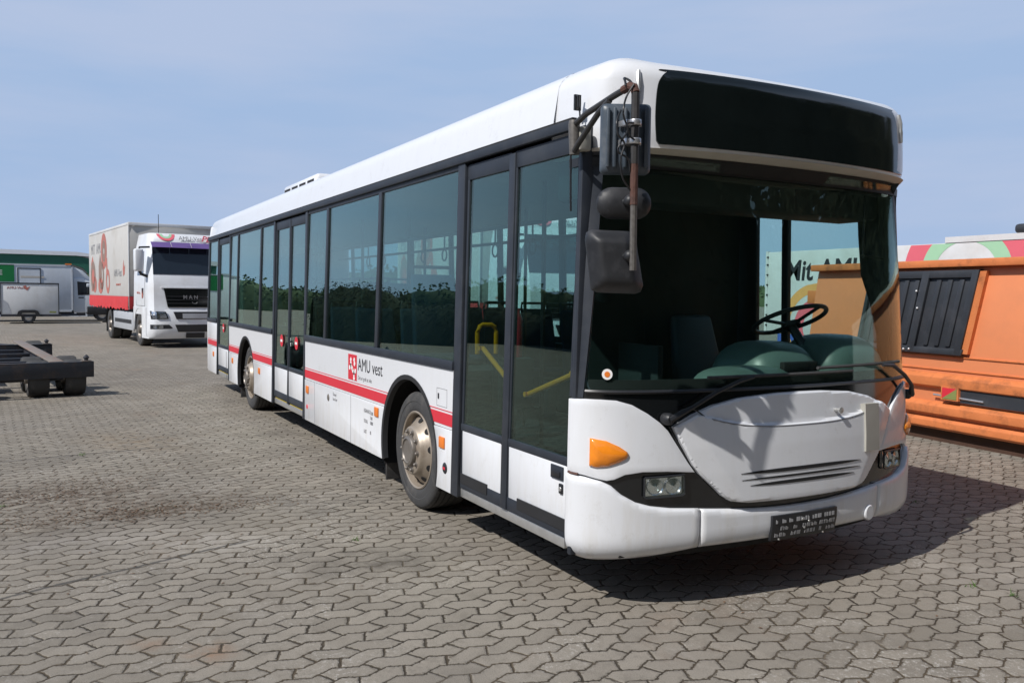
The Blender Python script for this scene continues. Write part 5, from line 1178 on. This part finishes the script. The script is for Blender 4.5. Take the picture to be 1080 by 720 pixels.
# ------------------------------------------------------------ far-off wood all round the yard (seen through and mirrored in the bus windows)
LEAF = mat('far_foliage', (.055, .080, .035), .9, var=.5, scale=.35)
random.seed(11); mb = MB()
def tuft(cx, cy, cz, s):
    a = random.uniform(0, math.pi); d = Vector((math.cos(a), math.sin(a), random.uniform(-.4, .4)))*s; u = Vector((random.uniform(-.4, .4), random.uniform(-.4, .4), 1)).normalized()*s*random.uniform(.5, .9); c = Vector((cx, cy, cz))
    mb.add([c-d*.9, c-u*.7+d*.1, c+d, c+u], [(0, 1, 2, 3)])

random.seed(23); HEDGE = mat('hedge_leaves', (.024, .036, .020), .9, var=.5, scale=.8); BARK = mat('near_foliage', (.042, .050, .030), .9, var=.5, scale=.6)
def thicket(name, path, hf, half, m, step, leaf, per, hw):
    """a dense row: a lumpy core and small leaves standing off its skin"""
    rows = []; pts = []
    for (x0, y0), (x1, y1) in zip(path, path[1:]):
        n = max(1, int(math.hypot(x1-x0, y1-y0)/step)); ux, uy = (x1-x0), (y1-y0); L_ = math.hypot(ux, uy)
        for k in range(n): pts.append((x0+ux*k/n, y0+uy*k/n, -uy/L_, ux/L_))
    for i, (x, y, nx, ny) in enumerate(pts):
        h = hf(i*step); row = []
        for k in range(9):
            t = math.pi*k/8; q = random.uniform(.88, 1.06); d = half*math.cos(t)*q; z = h*(math.sin(t)**.6 if k not in (0, 8) else 0)*q
            row.append((x+nx*d, y+ny*d, z))
        rows.append(row)
        for j in range(per):
            t = math.pi*random.random(); d = half*math.cos(t)*random.uniform(.95, 1.15); z = h*math.sin(t)**.6*random.uniform(.95, 1.08+hw)
            tuft(x+nx*d+random.uniform(-step, step)*ny, y+ny*d-random.uniform(-step, step)*nx, z, random.uniform(*leaf))
    return rows
mb = MB()
def wood_h(s): return 21+2.5*math.sin(s*.21)+1.5*math.sin(s*.53+1)+random.uniform(-1, 1)
rr_ = thicket('w', [(29, -48), (27, 45), (12, 70)], wood_h, 3.2, BARK, 1.0, (.25, .7), 110, .10)
mb.grid(rr_); tag(mb.build('unseen_reflection_wood', BARK), kind='stuff')  # unseen trees, packed tall and solid so windscreen and display mirror dark
mb = MB()
def far_h(s): return 5.2+1.4*math.sin(s*.045)+.9*math.sin(s*.13+2)+.6*math.sin(s*.37)+random.uniform(-.5, .6)
rr_ = thicket('d', [(-5+165*math.cos(t*math.pi/24), 165*math.sin(t*math.pi/24)) for t in range(49)], far_h, 3.0, LEAF, 1.6, (.25, .55), 26, .10)
mb.grid(rr_); tag(mb.build('distant_wood', LEAF), kind='stuff')
mb = MB()
def hedge_h(s): return 2.0+.30*math.sin(s*.41)+.2*math.sin(s*1.03)+random.uniform(-.06, .12)
rr_ = thicket('h', [(8, -20), (-33, -21), (-35, -9)], hedge_h, .7, HEDGE, .4, (.025, .06), 200, .03)
mb.grid(rr_); tag(mb.build('reflection_hedge', HEDGE), kind='stuff')  # added out of view to darken the side glass reflections and block the hall's
# dry leaves and grit blown together on the paving
LITTER = mat('dry_leaf_litter', (.16, .10, .060), .9, var=.45, scale=30)
random.seed(4); mb = MB()
for cx_, cy_, sx_, sy_, n_ in ((-4.25, -3.65, .30, .35, 650), (-3.35, -3.35, .16, .55, 700), (-3.2, -2.75, .10, .45, 420), (-4.9, -3.1, .5, .5, 200), (-2.4, 4.1, .5, .25, 160), (-1.2, 4.4, .8, .2, 160), (-1.85, -3.2, .5, .8, 60), (.4, .2, .8, .8, 40)):
    for k in range(n_):
        x, y = random.gauss(cx_, sx_), random.gauss(cy_, sy_); s = random.uniform(.004, .016); t = random.uniform(0, 3.1); e = random.uniform(.001, .006)
        mb.add([(x-s*math.cos(t), y-s*math.sin(t), .003), (x+s*.5*math.sin(t), y-s*.5*math.cos(t), .003+e), (x+s*math.cos(t), y+s*math.sin(t), .004), (x-s*.5*math.sin(t), y+s*.5*math.cos(t), .003+e*.7)], [(0, 1, 2, 3)])
tag(mb.build('leaf_litter', LITTER), kind='stuff')
WEED = mat('weed_green', (.06, .12, .02), .8, var=.3)
mb = MB()
for cx_, cy_ in ((-3.9, -4.0), (.72, 1.05), (-.9, 2.5), (-1.9, -1.9), (-5.9, -3.4), (.55, .98), (-1.15, 2.62), (-2.8, 4.5)):
    for k in range(14):
        t = random.uniform(0, 6.3); l_ = random.uniform(.015, .04); x, y = cx_+random.gauss(0, .02), cy_+random.gauss(0, .02); d_ = Vector((math.cos(t), math.sin(t), 0))
        mb.add([(x-d_.y*.003, y+d_.x*.003, 0), (x+d_.y*.003, y-d_.x*.003, 0), (x+d_.x*l_, y+d_.y*l_, l_*.7)], [(0, 1, 2)])
tag(mb.build('joint_weeds', WEED), kind='stuff')
